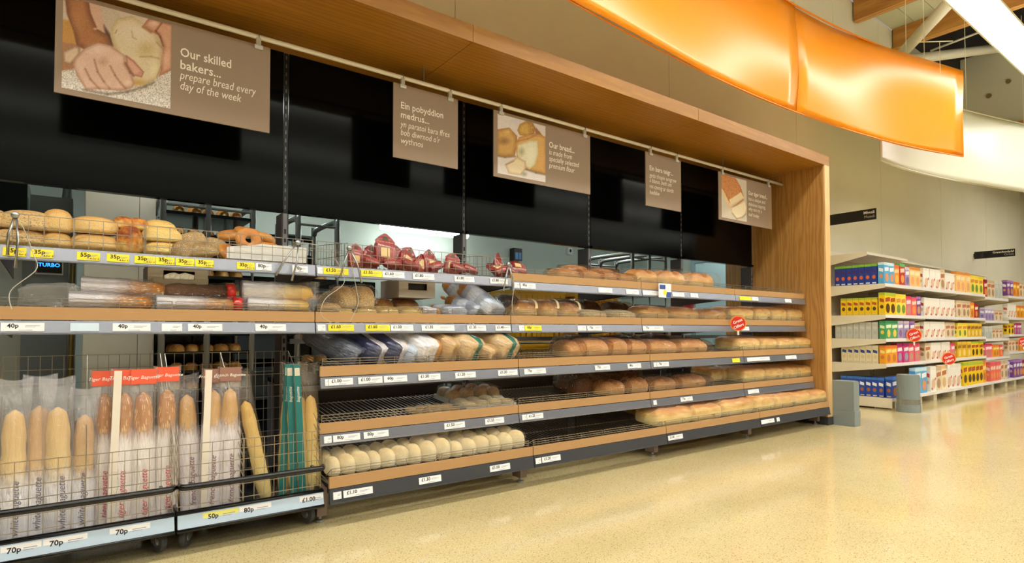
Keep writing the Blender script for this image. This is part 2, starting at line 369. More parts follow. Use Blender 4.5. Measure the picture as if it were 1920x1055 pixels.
# strip lights of the store
M_tube = emission('strip_light_glow', STRIP_TINT, STRIP_POWER)
M_trough = mat('pale_light_trough', (206, 220, 196), .45)
SEG = 3.0
def trough_mesh():
    b = MB()
    for s in (-1, 1):
        b.prism([(s * .165, 0), (s * .15, 0), (s * .11, .07), (s * .12, .075)], 0, SEG - .02, 'X')
    b.box(0, SEG - .02, -.05, .05, .07, .11)
    for q in (.02, .98, 1.98, SEG - .06): b.box(q, q + .02, -.115, .115, .068, .08)
    return b.mesh('trough', M_trough)
tm = trough_mesh(); gm = MB().box(.01, SEG - .03, -.108, .108, .035, .066).mesh('diffuser', M_tube); wm = MB().wire((.6, 0, .1), (.6, 0, 1.55), .003).wire((2.4, 0, .1), (2.4, 0, 1.55), .003).mesh('hanger', M_grey)
rows = [(1.72, 'row over the aisle beside the orange banner'), (-.75, 'second row across the store'), (-3.0, 'third row across the store'), (-5.2, 'fourth row across the store'), (-7.4, 'furthest row, unseen, added for front light')]  # last row is unseen, added to throw more light on the shelf fronts
for ry, rl in rows:
    for k in range(7):
        t = thing('strip_light', '%s white strip light along the %s' % (ORD[k], rl), 'light', (-4.2 + SEG * k, ry, 4.0), 'suspended strip lights')
        obj('trough', tm, t); obj('diffuser', gm, t); obj('hanger', wm, t)

# ------------------------------------------------------------------ curved hanging banners
def banner_mat(name, col, rough, trans):
    m, nt, b = base_mat(name); L = nt.links.new
    b.inputs['Base Color'].default_value = lin(col); setin(b, 'Roughness', rough); setin(b, 'Specular IOR Level', .45); setin(b, 'Coat Weight', .12); setin(b, 'Coat Roughness', rough)
    tl = nt.nodes.new('ShaderNodeBsdfTranslucent'); tl.inputs[0].default_value = lin(col)
    mx = nt.nodes.new('ShaderNodeMixShader'); mx.inputs[0].default_value = trans
    o = nt.nodes['Material Output']; L(b.outputs[0], mx.inputs[1]); L(tl.outputs[0], mx.inputs[2]); L(mx.outputs[0], o.inputs[0])
    MATS[name] = m
    return m
def banner(label, pts, z0, z1, material, trim, n=48, wave=.022, joints=()):
    """Curved translucent sheet following plan points (x,y), gently rippled as hung film is."""
    xs = [p[0] for p in pts]; ys = [p[1] for p in pts]
    co = np.polyfit(xs, ys, 3); t = thing('hanging_banner', label, 'banner', (xs[0], float(np.polyval(co, xs[0])), z0), 'curved hanging banners')
    V = []; rows_ = 14; w = rows_ + 1; js = [0] + [int(n * q) for q in joints] + [n]
    for i in range(n + 1):
        x = xs[0] + (xs[-1] - xs[0]) * i / n; y = float(np.polyval(co, x))
        for j in range(rows_ + 1): V.append((x - xs[0], y - t.location.y, (z1 - z0) * j / rows_))
    for q in range(len(js) - 1):
        VV = []; F = []; a0, a1 = js[q], js[q + 1]; m_ = a1 - a0
        for i in range(a0, a1 + 1):
            e = math.sin(math.pi * (i - a0) / m_) ** .5 if 0 < i - a0 < m_ else 0
            for j in range(rows_ + 1):
                p = V[i * w + j]; x, z = p[0], p[2]
                rip = wave * (.8 + .2 * e) * (math.sin(x * 1.9 + z * 3.0 + q * .7) + .7 * math.sin(x * 1.1 - z * 4.6 + 1 + q * .4))
                VV.append((p[0], p[1] + rip, p[2]))
        for i in range(m_):
            for j in range(rows_): F.append((i * w + j, (i + 1) * w + j, (i + 1) * w + j + 1, i * w + j + 1))
        me = bpy.data.meshes.new('sheet'); me.from_pydata(VV, [], F); me.materials.append(material); me.polygons.foreach_set('use_smooth', [True] * len(F)); me.update()
        o = obj('sheet', me, t); md = o.modifiers.new('thickness', 'SOLIDIFY'); md.thickness = .004
    top = [V[i * w + rows_] for i in range(n + 1)]; bot = [V[i * w] for i in range(n + 1)]
    obj('top_edge', MB().tube(top, .009, 6).mesh('edge', trim, True), t); obj('bottom_edge', MB().tube(bot, .006, 6).mesh('edge', trim, True), t)
    obj('end_edge', MB().tube([V[n * w + j] for j in range(w)], .006, 6).mesh('edge', trim, True), t)
    obj('end_edge', MB().tube([V[j] for j in range(w)], .006, 6).mesh('edge', trim, True), t)
    for q in (.15, .45, .72, .93):
        p = top[int(n * q)]; obj('hanging_wire', MB().wire(p, (p[0], p[1], p[2] + 1.6), .004).mesh('hanging_wire', M_whitepaint), t)
    return t
M_orange = banner_mat('orange_film', (255, 158, 0), .28, .16)
M_whitefilm = banner_mat('white_film', (236, 234, 218), .28, .25)
banner('large curved orange banner hanging over the oak surround', [(0.4, 2.32), (2.44, 2.575), (3.37, 2.67), (4.14, 2.73), (5.23, 2.71), (6.62, 2.54), (8.16, 2.26)], 2.95, 3.95, M_orange, mat('orange_edge', (236, 138, 24), .4), joints=(.625,))
banner('curved white banner hanging behind the orange one, above the cereal', [(7.55, 2.88), (8.6, 2.80), (9.8, 2.60), (10.87, 2.33), (12.4, 1.9)], 2.95, 3.95, M_whitefilm, mat('white_edge', (226, 220, 200), .4))
t = thing('hanging_bar', 'thin white suspension bar above the orange banner end', 'bar', (0, 0, 0))
p0, p1 = at(1718, 79, 2.3), at(1786, 77, 2.3); t.location = p0
obj('bar', MB().wire((0, 0, 0), p1 - p0, .006).mesh('bar', M_whitepaint), t)
obj('wire', MB().wire((p1 - p0) * .62, (p1 - p0) * .62 + Vector((0, 0, -.36)), .004).mesh('wire', M_whitepaint), t)

# ------------------------------------------------------------------ slotted posts and black header panels
BX = [-1.54, -0.29, 0.96, 2.21, 3.46, 4.71, 5.96]
BAYN = ['the outermost bay', 'the leftmost bay', 'the second bay', 'the middle bay', 'the fourth bay', 'the end bay']
slot_me = None
def post_meshes():
    a = MB().box(-.02, .02, 0, .12, 0, 1.642).box(-.012, .012, .004, .045, 1.642, PT0 - .002, 1).mesh('column', [M_brownmetal, M_black])
    b = MB().box(-.012, .012, -.003, 0, .1, 1.642).mesh('face_strip', M_grey)
    c = MB()
    for k in range(29): c.box(-.006, .006, -.005, -.003, .12 + k * .05, .12 + k * .05 + .028)
    for k in range(19): c.box(-.0025, .0025, .001, .004, 1.67 + k * .05, 1.67 + k * .05 + .022, 1)
    c = c.mesh('slots', [M_black, M_grey]); return a, b, c
pa, pb, pc = post_meshes()
foot_me = MB().lathe([(.022, 0), (.022, .012), (.009, .016), (.009, .05)], 10).mesh('levelling_foot', M_steel)
leg_me = MB().prism([(0, .05), (-.70, .05), (-.70, .17), (-.62, .19), (0, .19)], -.02, .02, 'X').box(-.024, .024, -.705, -.62, .035, .17).mesh('base_leg', M_legpaint)
for k in range(1, 7):
    t = thing('slotted_post', ['slotted dark shelving post behind the left edge of baguette trolleys', 'slotted dark shelving post between the baguette trolleys and second bay', 'slotted dark shelving post between second and middle bays', 'slotted dark shelving post between middle and fourth bays', 'slotted dark shelving post between fourth and end bays', 'slotted dark shelving post against the oak end panel'][k - 1], 'post', (BX[k] - (.06 if k == 1 else .02 if k == 6 else 0), YW - .05, 0), 'slotted shelving posts')
    obj('column', pa, t); obj('face_strip', pb, t); tag(obj('slots', pc, t), kind='stuff'); obj('base_leg', leg_me, t)
    obj('levelling_foot', foot_me, t, (0, -.67, 0)); obj('levelling_foot', foot_me, t, (0, -.1, 0))
hp = MB().box(.016, 1.234, -.028, -.003, 0, PT0 - 1.665).box(.016, 1.234, -.05, -.003, -.018, 0).mesh('header', M_blackgloss)
for k in range(0, 6):
    tag(obj('header_panel', hp, None, (BX[k] + (.032 if k == 0 else 0), YW - .022, 1.663)), 'glossy black header panel above ' + BAYN[k], 'panel', 'black header panels')

# ------------------------------------------------------------------ poster rail and posters
ZR, YR = 2.495, 3.23
t = thing('poster_rail', 'long pale metal rail carrying the brown bakery posters', 'rail', (-1.7, YR, ZR))
obj('tube', MB().tube([(0, 0, 0), (PR + 1.7 - .002, 0, 0)], .013, 10).mesh('tube', mat('pale_rail_paint', (232, 226, 216), .35), True), t)
for x in (.6, 3.4, 6.6): obj('rod', MB().wire((x, 0, .012), (x, 0, PT0 - ZR), .004).mesh('rod', M_grey), t)
M_taupe = mat('taupe_print', (148, 126, 108), .55)
def sdf_poly(P, U, V):
    P = np.array(P, float); n = len(P); d = np.full(U.shape, 1e9); s = np.zeros(U.shape, bool)
    for i in range(n):
        a = P[i]; b = P[(i + 1) % n]; e = b - a; wx = U - a[0]; wy = V - a[1]
        tt = np.clip((wx * e[0] + wy * e[1]) / (e @ e + 1e-12), 0, 1)
        d = np.minimum(d, (wx - e[0] * tt) ** 2 + (wy - e[1] * tt) ** 2)
        c = ((a[1] <= V) != (b[1] <= V))
        with np.errstate(divide='ignore', invalid='ignore'): xi = a[0] + (V - a[1]) * e[0] / (e[1] if abs(e[1]) > 1e-9 else 1e-9)
        s ^= (c & (U < xi))
    return np.sqrt(d) * np.where(s, -1, 1)
class Paint:
    """Flat print painted as point colours on a fine grid; coordinates are those of the printed picture."""
    def __init__(s, quad, nx, ny, bg):
        s.nx, s.ny = nx, ny; (xl, tl, bl), (xr, tr_, br) = quad
        a = np.linspace(0, 1, nx); b = np.linspace(0, 1, ny); A, B = np.meshgrid(a, b)     # B 0 = bottom
        s.U = xl + (xr - xl) * A; top = tl + (tr_ - tl) * A; bot = bl + (br - bl) * A; s.V = bot + (top - bot) * B
        s.img = np.ones(A.shape + (3,)) * np.array(bg, float); s.rng = np.random.RandomState(7)
    def lay(s, m, col):
        col = np.array(col, float); s.img = s.img * (1 - m[..., None]) + (col if col.ndim == 3 else col[None, None, :]) * m[..., None]
    def poly(s, P, col, soft=10, shade=None, sh_w=70):
        d = sdf_poly(P, s.U, s.V); m = np.clip(.5 - d / soft, 0, 1); c = np.ones(s.img.shape) * np.array(col, float)
        if shade is not None:
            k = np.clip(1 + d / sh_w, 0, 1); c = c * (1 - k[..., None]) + np.array(shade, float) * k[..., None]
        s.lay(m, c)
    def line(s, P, col, w=8):
        for a, b in zip(P[:-1], P[1:]):
            a = np.array(a, float); b = np.array(b, float); e = b - a; tt = np.clip(((s.U - a[0]) * e[0] + (s.V - a[1]) * e[1]) / (e @ e), 0, 1)
            d = np.hypot(s.U - a[0] - e[0] * tt, s.V - a[1] - e[1] * tt); s.lay(np.clip(1.15 - d / (w * 1.5), 0, 1) ** 1.5 * .62, col)
    def blob(s, c, r, col, amt=.6):
        d = np.hypot((s.U - c[0]) / r[0], (s.V - c[1]) / r[1]); s.lay(np.clip(1 - d, 0, 1) * amt, col)
    def speck(s, P, col, amt=.5, dens=.35):
        m = (sdf_poly(P, s.U, s.V) < 0) * (s.rng.rand(*s.U.shape) < dens) * amt; s.lay(m, col)
    def grain(s, a=6): s.img += s.rng.randn(*s.U.shape)[..., None] * a
    def mesh(s, w, h):
        V = [(w * i / (s.nx - 1), 0, h * j / (s.ny - 1)) for j in range(s.ny) for i in range(s.nx)]
        F = [(j * s.nx + i, j * s.nx + i + 1, (j + 1) * s.nx + i + 1, (j + 1) * s.nx + i) for j in range(s.ny - 1) for i in range(s.nx - 1)]
        me = bpy.data.meshes.new('photo'); me.from_pydata(V, [], F)
        at_ = me.color_attributes.new('print', 'FLOAT_COLOR', 'POINT')
        c = np.clip(s.img / 255., 0, 1); c = np.where(c <= .04045, c / 12.92, ((c + .055) / 1.055) ** 2.4)
        at_.data.foreach_set('color', np.concatenate([c.reshape(-1, 3), np.ones((s.nx * s.ny, 1))], 1).ravel())
        me.materials.append(M_print); me.update(); return me
M_print, _nt, _b = base_mat('colour_print'); _a = _nt.nodes.new('ShaderNodeAttribute'); _a.attribute_name = 'print'
_nt.links.new(_a.outputs['Color'], _b.inputs['Base Color']); setin(_b, 'Roughness', .5)

def art_hands():
    p = Paint(((85, -47, 845), (1170, 235, 1050)), 150, 130, (206, 184, 166))
    p.poly([(60, 180), (230, 200), (230, 460), (60, 460)], (196, 142, 66), 20)
    p.poly([(60, 400), (260, 430), (200, 700), (60, 700)], (170, 118, 82), 20)
    tbl = [(60, 690), (230, 660), (700, 800), (1000, 740), (1200, 640), (1200, 1080), (60, 900)]
    p.poly(tbl, (214, 206, 204), 30); p.speck(tbl, (128, 108, 98), .6, .3); p.speck(tbl, (250, 246, 244), .7, .2)
    p.poly([(305, -60), (440, 40), (490, 240), (540, 360), (430, 330), (330, 150)], (208, 168, 146), 12)
    p.poly([(430, 20), (560, 60), (640, 150), (545, 250), (540, 420), (480, 240)], (196, 178, 160), 20)
    p.poly([(470, 230), (540, 330), (570, 440), (500, 400)], (78, 48, 30), 26)
    p.poly([(92, -80), (312, -40), (345, 120), (410, 270), (510, 330), (560, 440), (300, 480), (215, 430), (185, 300), (120, 130)], (168, 108, 58), 12, (120, 70, 34), 60)
    p.blob((230, 150), (90, 190), (188, 128, 78), .7); p.blob((390, 270), (30, 16), (236, 206, 190), .9)
    dough = [(545, 250), (600, 165), (750, 140), (900, 235), (1000, 310), (1072, 440), (1065, 640), (1015, 760), (900, 815), (790, 815), (700, 700), (640, 560), (570, 430), (535, 330)]
    p.poly(dough, (216, 196, 166), 10, (192, 166, 118), 50)
    p.blob((800, 300), (240, 150), (226, 212, 196), .8); p.blob((900, 470), (130, 110), (186, 158, 98), .7); p.blob((1000, 660), (90, 120), (232, 216, 182), .8); p.blob((830, 790), (120, 60), (196, 152, 82), .9)
    p.line([(750, 290), (760, 350), (800, 370)], (176, 150, 96), 8); p.line([(840, 540), (960, 540), (1040, 560)], (170, 138, 84), 10); p.line([(600, 280), (585, 310)], (110, 84, 60), 6)
    p.line([(1010, 400), (1080, 470), (1060, 640), (1020, 740)], (150, 116, 78), 9)
    p.poly([(860, 240), (920, 165), (1060, 190), (1190, 220), (1190, 670), (1040, 735), (1065, 640), (1085, 450), (1030, 330), (950, 300)], (208, 156, 128), 10, (170, 108, 78), 40)
    p.blob((1110, 560), (70, 120), (226, 180, 164), .8); p.line([(1060, 215), (1000, 290), (1050, 350), (1080, 440)], (110, 56, 30), 12); p.line([(860, 250), (950, 305)], (150, 84, 40), 12); p.blob((980, 215), (70, 40), (232, 200, 190), .8)
    p.poly([(92, 500), (200, 440), (240, 450), (250, 510), (200, 580), (160, 620), (100, 600)], (214, 186, 164), 10, (150, 118, 92), 26)
    hand = [(200, 560), (280, 470), (420, 405), (540, 430), (690, 530), (690, 610), (760, 720), (788, 800), (770, 842), (650, 872), (430, 856), (310, 866), (230, 740), (185, 620)]
    p.poly(hand, (218, 180, 164), 9, (176, 128, 106), 34)
    p.blob((420, 470), (150, 70), (234, 206, 196), .8); p.blob((600, 560), (90, 90), (228, 196, 178), .7); p.blob((470, 590), (70, 60), (180, 130, 100), .6); p.blob((260, 640), (70, 90), (226, 194, 186), .7)
    for a in ([(385, 570), (420, 690), (480, 780), (540, 850)], [(540, 630), (590, 720), (640, 790), (700, 850)], [(300, 660), (350, 760), (440, 855)]): p.line(a, (150, 96, 72), 11)
    p.blob((720, 790), (50, 34), (236, 208, 196), .8); p.blob((520, 800), (40, 50), (232, 190, 176), .7); p.blob((620, 810), (40, 50), (232, 190, 176), .6)
    p.poly([(692, 520), (780, 580), (885, 690), (862, 742), (770, 722), (700, 620)], (212, 160, 142), 9, (158, 96, 78), 26); p.blob((840, 700), (30, 26), (190, 116, 96), .8)
    p.line([(690, 600), (740, 690), (780, 730)], (110, 66, 50), 10)
    p.line([(300, 866), (520, 905), (720, 880), (900, 830), (990, 790)], (110, 90, 76), 16); p.grain(5)
    return p
def art_loaves():
    p = Paint(((78, 100, 790), (637, 245, 895)), 120, 130, (216, 206, 206))
    p.blob((350, 180), (260, 80), (196, 190, 200), .6)
    p.poly([(60, 290), (130, 275), (210, 262), (300, 360), (296, 470), (270, 590), (160, 605), (60, 585)], (200, 156, 84), 10, (160, 112, 50), 50)
    p.blob((150, 420), (90, 60), (124, 84, 40), .8); p.blob((190, 310), (60, 40), (224, 186, 122), .7); p.line([(60, 590), (160, 608), (280, 596)], (110, 80, 50), 10)
    p.poly([(300, 290), (330, 220), (400, 185), (480, 200), (515, 260), (500, 330), (430, 360), (330, 350)], (200, 160, 72), 10, (166, 118, 40), 40)
    p.speck([(420, 190), (500, 220), (580, 320), (500, 360), (430, 330)], (140, 88, 26), .7, .4)
    p.poly([(500, 250), (560, 300), (600, 350), (520, 340)], (150, 104, 60), 14)
    p.poly([(276, 450), (320, 370), (430, 340), (560, 335), (650, 370), (650, 805), (520, 775), (400, 742), (300, 620)], (212, 166, 96), 10, (184, 128, 60), 40)
    p.blob((590, 620), (60, 160), (222, 166, 100), .8); p.line([(300, 420), (420, 390), (520, 350)], (160, 108, 50), 10)
    p.poly([(306, 462), (440, 410), (540, 412), (552, 560), (512, 690), (440, 745), (350, 665), (298, 570)], (226, 220, 196), 14, (206, 192, 150), 30)
    p.blob((350, 540), (50, 70), (150, 142, 100), .8); p.blob((460, 560), (70, 110), (238, 236, 224), .7)
    p.poly([(160, 692), (300, 600), (400, 650), (402, 740), (340, 815), (200, 792)], (224, 206, 178), 14, (190, 160, 120), 30)
    p.line([(170, 690), (260, 650)], (150, 110, 76), 8); p.line([(400, 745), (520, 782), (640, 806)], (96, 76, 56), 12); p.blob((380, 800), (50, 40), (130, 124, 100), .8); p.grain(6)
    return p
def art_tiger():
    p = Paint(((1065, 340, 935), (1400, 440, 972)), 100, 130, (208, 198, 184))
    p.blob((1160, 860), (90, 80), (226, 210, 186), .8)
    crust = [(1050, 330), (1255, 405), (1320, 520), (1362, 650), (1190, 765), (1150, 700), (1085, 560), (1050, 520)]
    p.poly(crust, (208, 132, 62), 8, (186, 110, 46), 30); p.speck(crust, (150, 78, 26), .7, .3); p.speck(crust, (232, 176, 110), .6, .25)
    p.poly([(1050, 520), (1085, 560), (1150, 700), (1190, 765), (1195, 815), (1150, 792), (1100, 660)], (230, 196, 146), 8)
    p.poly([(1165, 690), (1320, 586), (1358, 650), (1180, 762)], (236, 216, 176), 8); p.line([(1180, 765), (1358, 655)], (246, 238, 220), 8)
    p.poly([(1195, 790), (1350, 670), (1362, 690), (1210, 810)], (190, 130, 74), 8)
    p.poly([(1186, 800), (1270, 760), (1375, 700), (1402, 790), (1375, 875), (1330, 910), (1260, 935), (1200, 860)], (242, 228, 200), 8, (222, 190, 140), 14); p.line([(1200, 870), (1260, 942), (1340, 918), (1385, 870)], (150, 120, 90), 8); p.grain(4)
    return p
def poster(label, x0, x1, lines, tx, art=None, aw=None, z1=2.452, z0=1.995):
    t = thing('poster', label, 'poster', (x0, YR, z0), 'brown bakery posters'); w = x1 - x0; h = z1 - z0
    obj('board', MB().box(0, w, -.004, .004, 0, h).mesh('board', M_taupe), t)
    if art: obj('photo', art.mesh(aw[1] - aw[0], h * .9), t, (aw[0], -.0055, h * .055))
    for s, size, bold, sh, wd, y in lines:
        me = text_mesh(s, size, M_whitetext, bold, sh); tw = max(v.co.x for v in me.vertices) - min(v.co.x for v in me.vertices)
        obj('lettering', me, t, (tx, -.006, y)).scale = (wd / tw, 1, 1)
    for cx in (.06, w - .06):
        c = obj('clip', MB().box(cx - .02, cx + .02, -.016, .012, h - .026, h - .004).box(cx - .012, cx + .012, -.012, .004, h - .006, ZR - z0 - .004).mesh('clip', mat('clip_grey', (190, 188, 184), .35)), t)
        obj('clip_hook', MB().tube([(cx + .0, .017 * math.cos(a), ZR - z0 + .017 * math.sin(a)) for a in np.linspace(-.5, 3.6, 9)], .003, 5).mesh('clip_hook', M_grey), c)
B_, I_ = .012, .18
poster('brown poster with photo of floury hands kneading dough', PX(103, YR, 80), PX(506, YR, 150), [('Our skilled', .062, B_, 0, .228, .296), ('bakers...', .062, B_, 0, .18, .234), ('prepare bread every', .058, 0, I_, .35, .184), ('day of the week', .058, 0, I_, .276, .132)], .48, art_hands(), (.026, .443))
poster('brown square poster hung between hand photo and bread photo posters', PX(737, YR, 220), PX(858, YR, 220), [('Ein pobyddion', .058, B_, 0, .295, .308), ('medrus...', .058, B_, 0, .195, .25), ('yn paratoi bara ffres', .054, 0, I_, .347, .194), ('bob diwrnod o\'r', .054, 0, I_, .272, .143), ('wythnos', .054, 0, I_, .152, .093)], .046)
poster('brown poster with photo of torn bread loaves', PX(925, YR, 290), PX(1106, YR, 310), [('Our bread...', .062, B_, 0, .251, .29), ('is made from', .056, 0, I_, .224, .238), ('specially selected', .056, 0, I_, .298, .19), ('premium flour', .056, 0, I_, .253, .14)], .49, art_loaves(), (.031, .457))
poster('narrow brown poster without photo, between the two bread photo posters', PX(1210, YR, 340), PX(1276, YR, 340), [('Ein bara teigr...', .058, B_, 0, .31, .305), ('gyda thopin unigryw', .052, 0, I_, .36, .247), ('a blasus, beth am', .052, 0, I_, .29, .203), ('roi cynnig ar dorth', .052, 0, I_, .315, .153), ('heddiw', .052, 0, I_, .13, .102)], .045)
poster('brown poster with photo of sliced tiger bread beside oak panel', PX(1347, YR, 375), PX(1446, YR, 380), [('Our tiger bread...', .058, B_, 0, .352, .303), ('has a unique and', .052, 0, I_, .31, .247), ('delicious topping,', .052, 0, I_, .31, .194), ('why not try a', .052, 0, I_, .24, .146), ('loaf today', .052, 0, I_, .19, .09)], .496, art_tiger(), (.043, .467))

# ================================================================== shelves
TIER = {1: (3.00, 1.318, .50), 2: (3.00, 1.042, .50), 3: (2.92, .766, .58), 4: (2.92, .479, .58), 5: (2.77, .240, .72)}
TILT = math.radians(6.0)
TN = {1: 'top shelf', 2: 'second shelf', 3: 'third shelf', 4: 'fourth shelf', 5: 'bottom shelf'}
BW = 1.25
def shelf_meshes(tier):
    dep = TIER[tier][2]; g = {}
    g['front_board'] = MB().box(.003, BW - .003, 0, .016, -.052, 0).mesh('front_board', M_lam)
    rz0, rz1 = (-.104, -.056) if tier < 5 else (-.118, -.054)
    g['price_rail'] = MB().prism([(-.012, rz0), (-.004, rz1), (.012, rz1), (.012, rz0), (-.016, rz0 - .006), (-.018, rz0 - .002)][:4] , .003, BW - .003, 'X').box(.003, BW - .003, -.017, .012, rz0 - .007, rz0).mesh('price_rail', M_rail if tier < 5 else M_raildark)
    d = MB(); zf = -.028; n = 42
    for k in range(n + 1):
        x = .012 + (BW - .024) * k / n; d.wire((x, .02, zf), (x, dep, zf + dep * math.tan(TILT)), .002)
    for q in (.05, .5, .98): d.wire((.01, dep * q, zf + dep * q * math.tan(TILT) - .003), (BW - .01, dep * q, zf + dep * q * math.tan(TILT) - .003), .003)
    g['wire_deck'] = d.mesh('wire_deck', M_chrome)
    w = MB()
    for sgn, x0, x1 in ((0, .02, BW * .5 - .01), (1, BW * .5 + .005, BW - .02)):
        for z in (-.004, .010, .022, .036): w.wire((x0, .022, z), (x1, .022, z), .0022)
        for k in range(4): x = x0 + (x1 - x0) * k / 3; w.wire((x, .022, -.03), (x, .022, .036), .002)
        for x in (x0, x1): w.wire((x, .022, .036), (x, .1, -.01), .0022)
    g['wire_guard'] = w.mesh('wire_guard', M_chrome)
    back = YW - .052 - TIER[tier][0]
    br = MB().prism([(.018, -.055), (.018, -.09), (back, -.13), (back, -.02), (back * .6, -.04)], 0, .004, 'X')
    g['bracket'] = br.mesh('bracket', M_brownmetal)
    return g
SG = {t: shelf_meshes(t) for t in TIER}
def basket_meshes():
    g = {}
    g['price_rail'] = MB().prism([(-.012, -.087), (-.004, -.036), (.012, -.036), (.012, -.087)], .003, BW - .003, 'X').box(.003, BW - .003, -.017, .012, -.093, -.087).mesh('price_rail', M_rail)
    d = MB(); dep = .5; zf = -.030
    for k in range(43): x = .012 + (BW - .024) * k / 42; d.wire((x, .012, zf), (x, dep, zf), .002)
    for q in (.05, .5, .98): d.wire((.01, dep * q, zf - .003), (BW - .01, dep * q, zf - .003), .003)
    g['wire_deck'] = d.mesh('wire_deck', M_chrome)
    w = MB()
    for z in (.0, .04, .092): w.wire((.012, .012, z), (BW - .012, .012, z), .0021)
    for k in range(26): x = .012 + (BW - .024) * k / 25; w.wire((x, .012, -.03), (x, .012, .092), .0017)
    g['wire_front'] = w.mesh('wire_front', M_chrome)
    w = MB()
    for z in (.02, .06, .12): w.wire((.012, dep, z), (BW - .012, dep, z), .002)
    for k in range(26): x = .012 + (BW - .024) * k / 25; w.wire((x, dep, -.03), (x, dep, .12), .0017)
    g['wire_back'] = w.mesh('wire_back', M_chrome)
    w = MB()
    for k in range(11):
        y = .012 + (dep - .012) * k / 10; w.wire((0, y, -.03), (0, y, .095 + .045 * k / 10), .0017)
    for q in (0, .5, 1): w.wire((0, .012, -.03 + .125 * q), (0, dep, -.03 + .17 * q), .0019)
    g['wire_divider'] = w.mesh('wire_divider', M_chrome)
    g['bracket'] = SG[1]['bracket']
    return g
BG = basket_meshes()
def ticket(parent, x0, x1, zc, text, kind='w', h=.034, y=-.012, tsize=.6, extra=None):
    """A shelf-edge ticket (part) with its print (sub-part)."""
    w = x1 - x0; m = {'w': M_white, 'y': M_yellow, 'p': M_paleyellow, 'b': mat('pale_blue_card', (206, 224, 240), .6)}[kind]
    o = obj('ticket', MB().box(0, w, -.0015, .0015, 0, h).mesh('ticket', m), parent, (x0, y - .002, zc - h / 2), (R(-9), 0, 0))
    if text:
        sz = h * tsize * 1.15; obj('lettering', text_mesh(text, sz, M_ink, .025), o, (w * .1 if len(text) > 3 else w * .14, -.0022, h * .42))
    lm = MB()
    if text or kind == 'w':
        lm.box(w * .55, w * .9, -.002, -.0016, h * .62, h * .68).box(w * .55, w * .8, -.002, -.0016, h * .47, h * .52).box(w * .4, w * .72, -.002, -.0016, h * .12, h * .18)
        obj('fine_print', lm.mesh('fine_print', M_inkgrey), o)['kind'] = 'stuff'
    if extra: obj('lettering', text_mesh(extra, h * .34, M_ink, .008), o, (w * .56, -.0024, h * .12))
    return o
TICK = {
 (1, 1): [(3, 47, '35p', 'y', '4 for \u00a31'), (55, 98, '35p', 'y', '4 for \u00a31'), (142, 185, '55p', 'y', '4 for \u00a31'), (198, 240, '35p', 'y', '4 for \u00a31'), (250, 289, '35p', 'y', '4 for \u00a31'), (290, 325, '35p', 'y', '4 for \u00a31'), (327, 362, '35p', 'y', '4 for \u00a31'), (364, 398, '35p', 'y', '4 for \u00a31'), (442, 475, '35p', 'y', '4 for \u00a31'), (477, 507, '80p', 'w'), (546, 575, '70p', 'w')],
 (2, 1): [(593, 603, '', 'w'), (604, 651, '\u00a31.50', 'y'), (675, 714, '\u00a31.50', 'y'), (715, 756, '\u00a31.60', 'w'), (772, 812, '\u00a31.80', 'w'), (850, 887, '\u00a31.80', 'w'), (917, 950, '\u00a31.80', 'w')],
 (3, 1): [(962, 972, '', 'w'), (974, 1002, '85p', 'w'), (1120, 1146, '', 'w'), (1172, 1196, '', 'w')],
 (4, 1): [(1202, 1233, '', 'w'), (1259, 1281, '', 'w'), (1293, 1307, '', 'w')],
 (5, 1): [(1385, 1407, '', 'y'), (1408, 1420, '', 'w'), (1470, 1482, '', 'w')],
 (1, 2): [(2, 84, '40p', 'w'), (132, 186, '', 'b'), (211, 282, '40p', 'w'), (303, 341, '', 'w'), (352, 416, '40p', 'w'), (478, 535, '40p', 'w')],
 (2, 2): [(594, 609, '', 'w'), (614, 662, '\u00a31.60', 'y'), (684, 729, '\u00a31.60', 'y'), (731, 773, '\u00a31.00', 'w'), (789, 850, '\u00a31.35', 'w'), (874, 909, '\u00a31.35', 'w'), (927, 955, '\u00a31.40', 'w')],
 (3, 2): [(971, 981, '', 'w'), (982, 1013, '65p', 'y'), (1081, 1097, '', 'w'), (1099, 1126, '75p', 'w')],
 (4, 2): [(1203, 1241, '75p', 'w')], (5, 2): [(1382, 1402, '', 'w')],
 (2, 3): [(609, 615, '', 'w'), (616, 661, '\u00a31.00', 'w'), (671, 716, '\u00a31.00', 'w'), (719, 762, '60p', 'w'), (783, 824, '\u00a31.50', 'w'), (852, 890, '\u00a31.20', 'w'), (932, 968, '\u00a31.20', 'w')],
 (3, 3): [(981, 1021, '75p', 'w'), (1113, 1141, '75p', 'w'), (1174, 1199, '80p', 'w')], (4, 3): [(1223, 1228, '', 'w'), (1229, 1251, '75p', 'w'), (1370, 1384, '', 'y')], (5, 3): [(1398, 1440, '', 'w'), (1470, 1490, '', 'w')],
 (2, 4): [(608, 622, '', 'w'), (625, 675, '80p', 'w'), (682, 728, '80p', 'w'), (832, 870, '\u00a31.50', 'w'), (908, 943, '\u00a31.55', 'w')],
 (3, 4): [(977, 985, '', 'w'), (986, 1016, '\u00a31.25', 'w')], (4, 4): [(1222, 1228, '', 'w'), (1273, 1295, '75p', 'w')], (5, 4): [(1399, 1419, '', 'w')],
 (2, 5): [(626, 641, '', 'w'), (645, 699, '\u00a31.10', 'w'), (785, 826, '\u00a31.30', 'w'), (917, 954, '\u00a31.00', 'w')],
 (3, 5): [(1002, 1012, '', 'w'), (1014, 1048, '\u00a31.20', 'w')], (4, 5): [(1249, 1276, '\u00a31.80', 'w')], (5, 5): [(1423, 1447, '', 'w'), (1452, 1457, '', 'w')]}
SHELF = {}
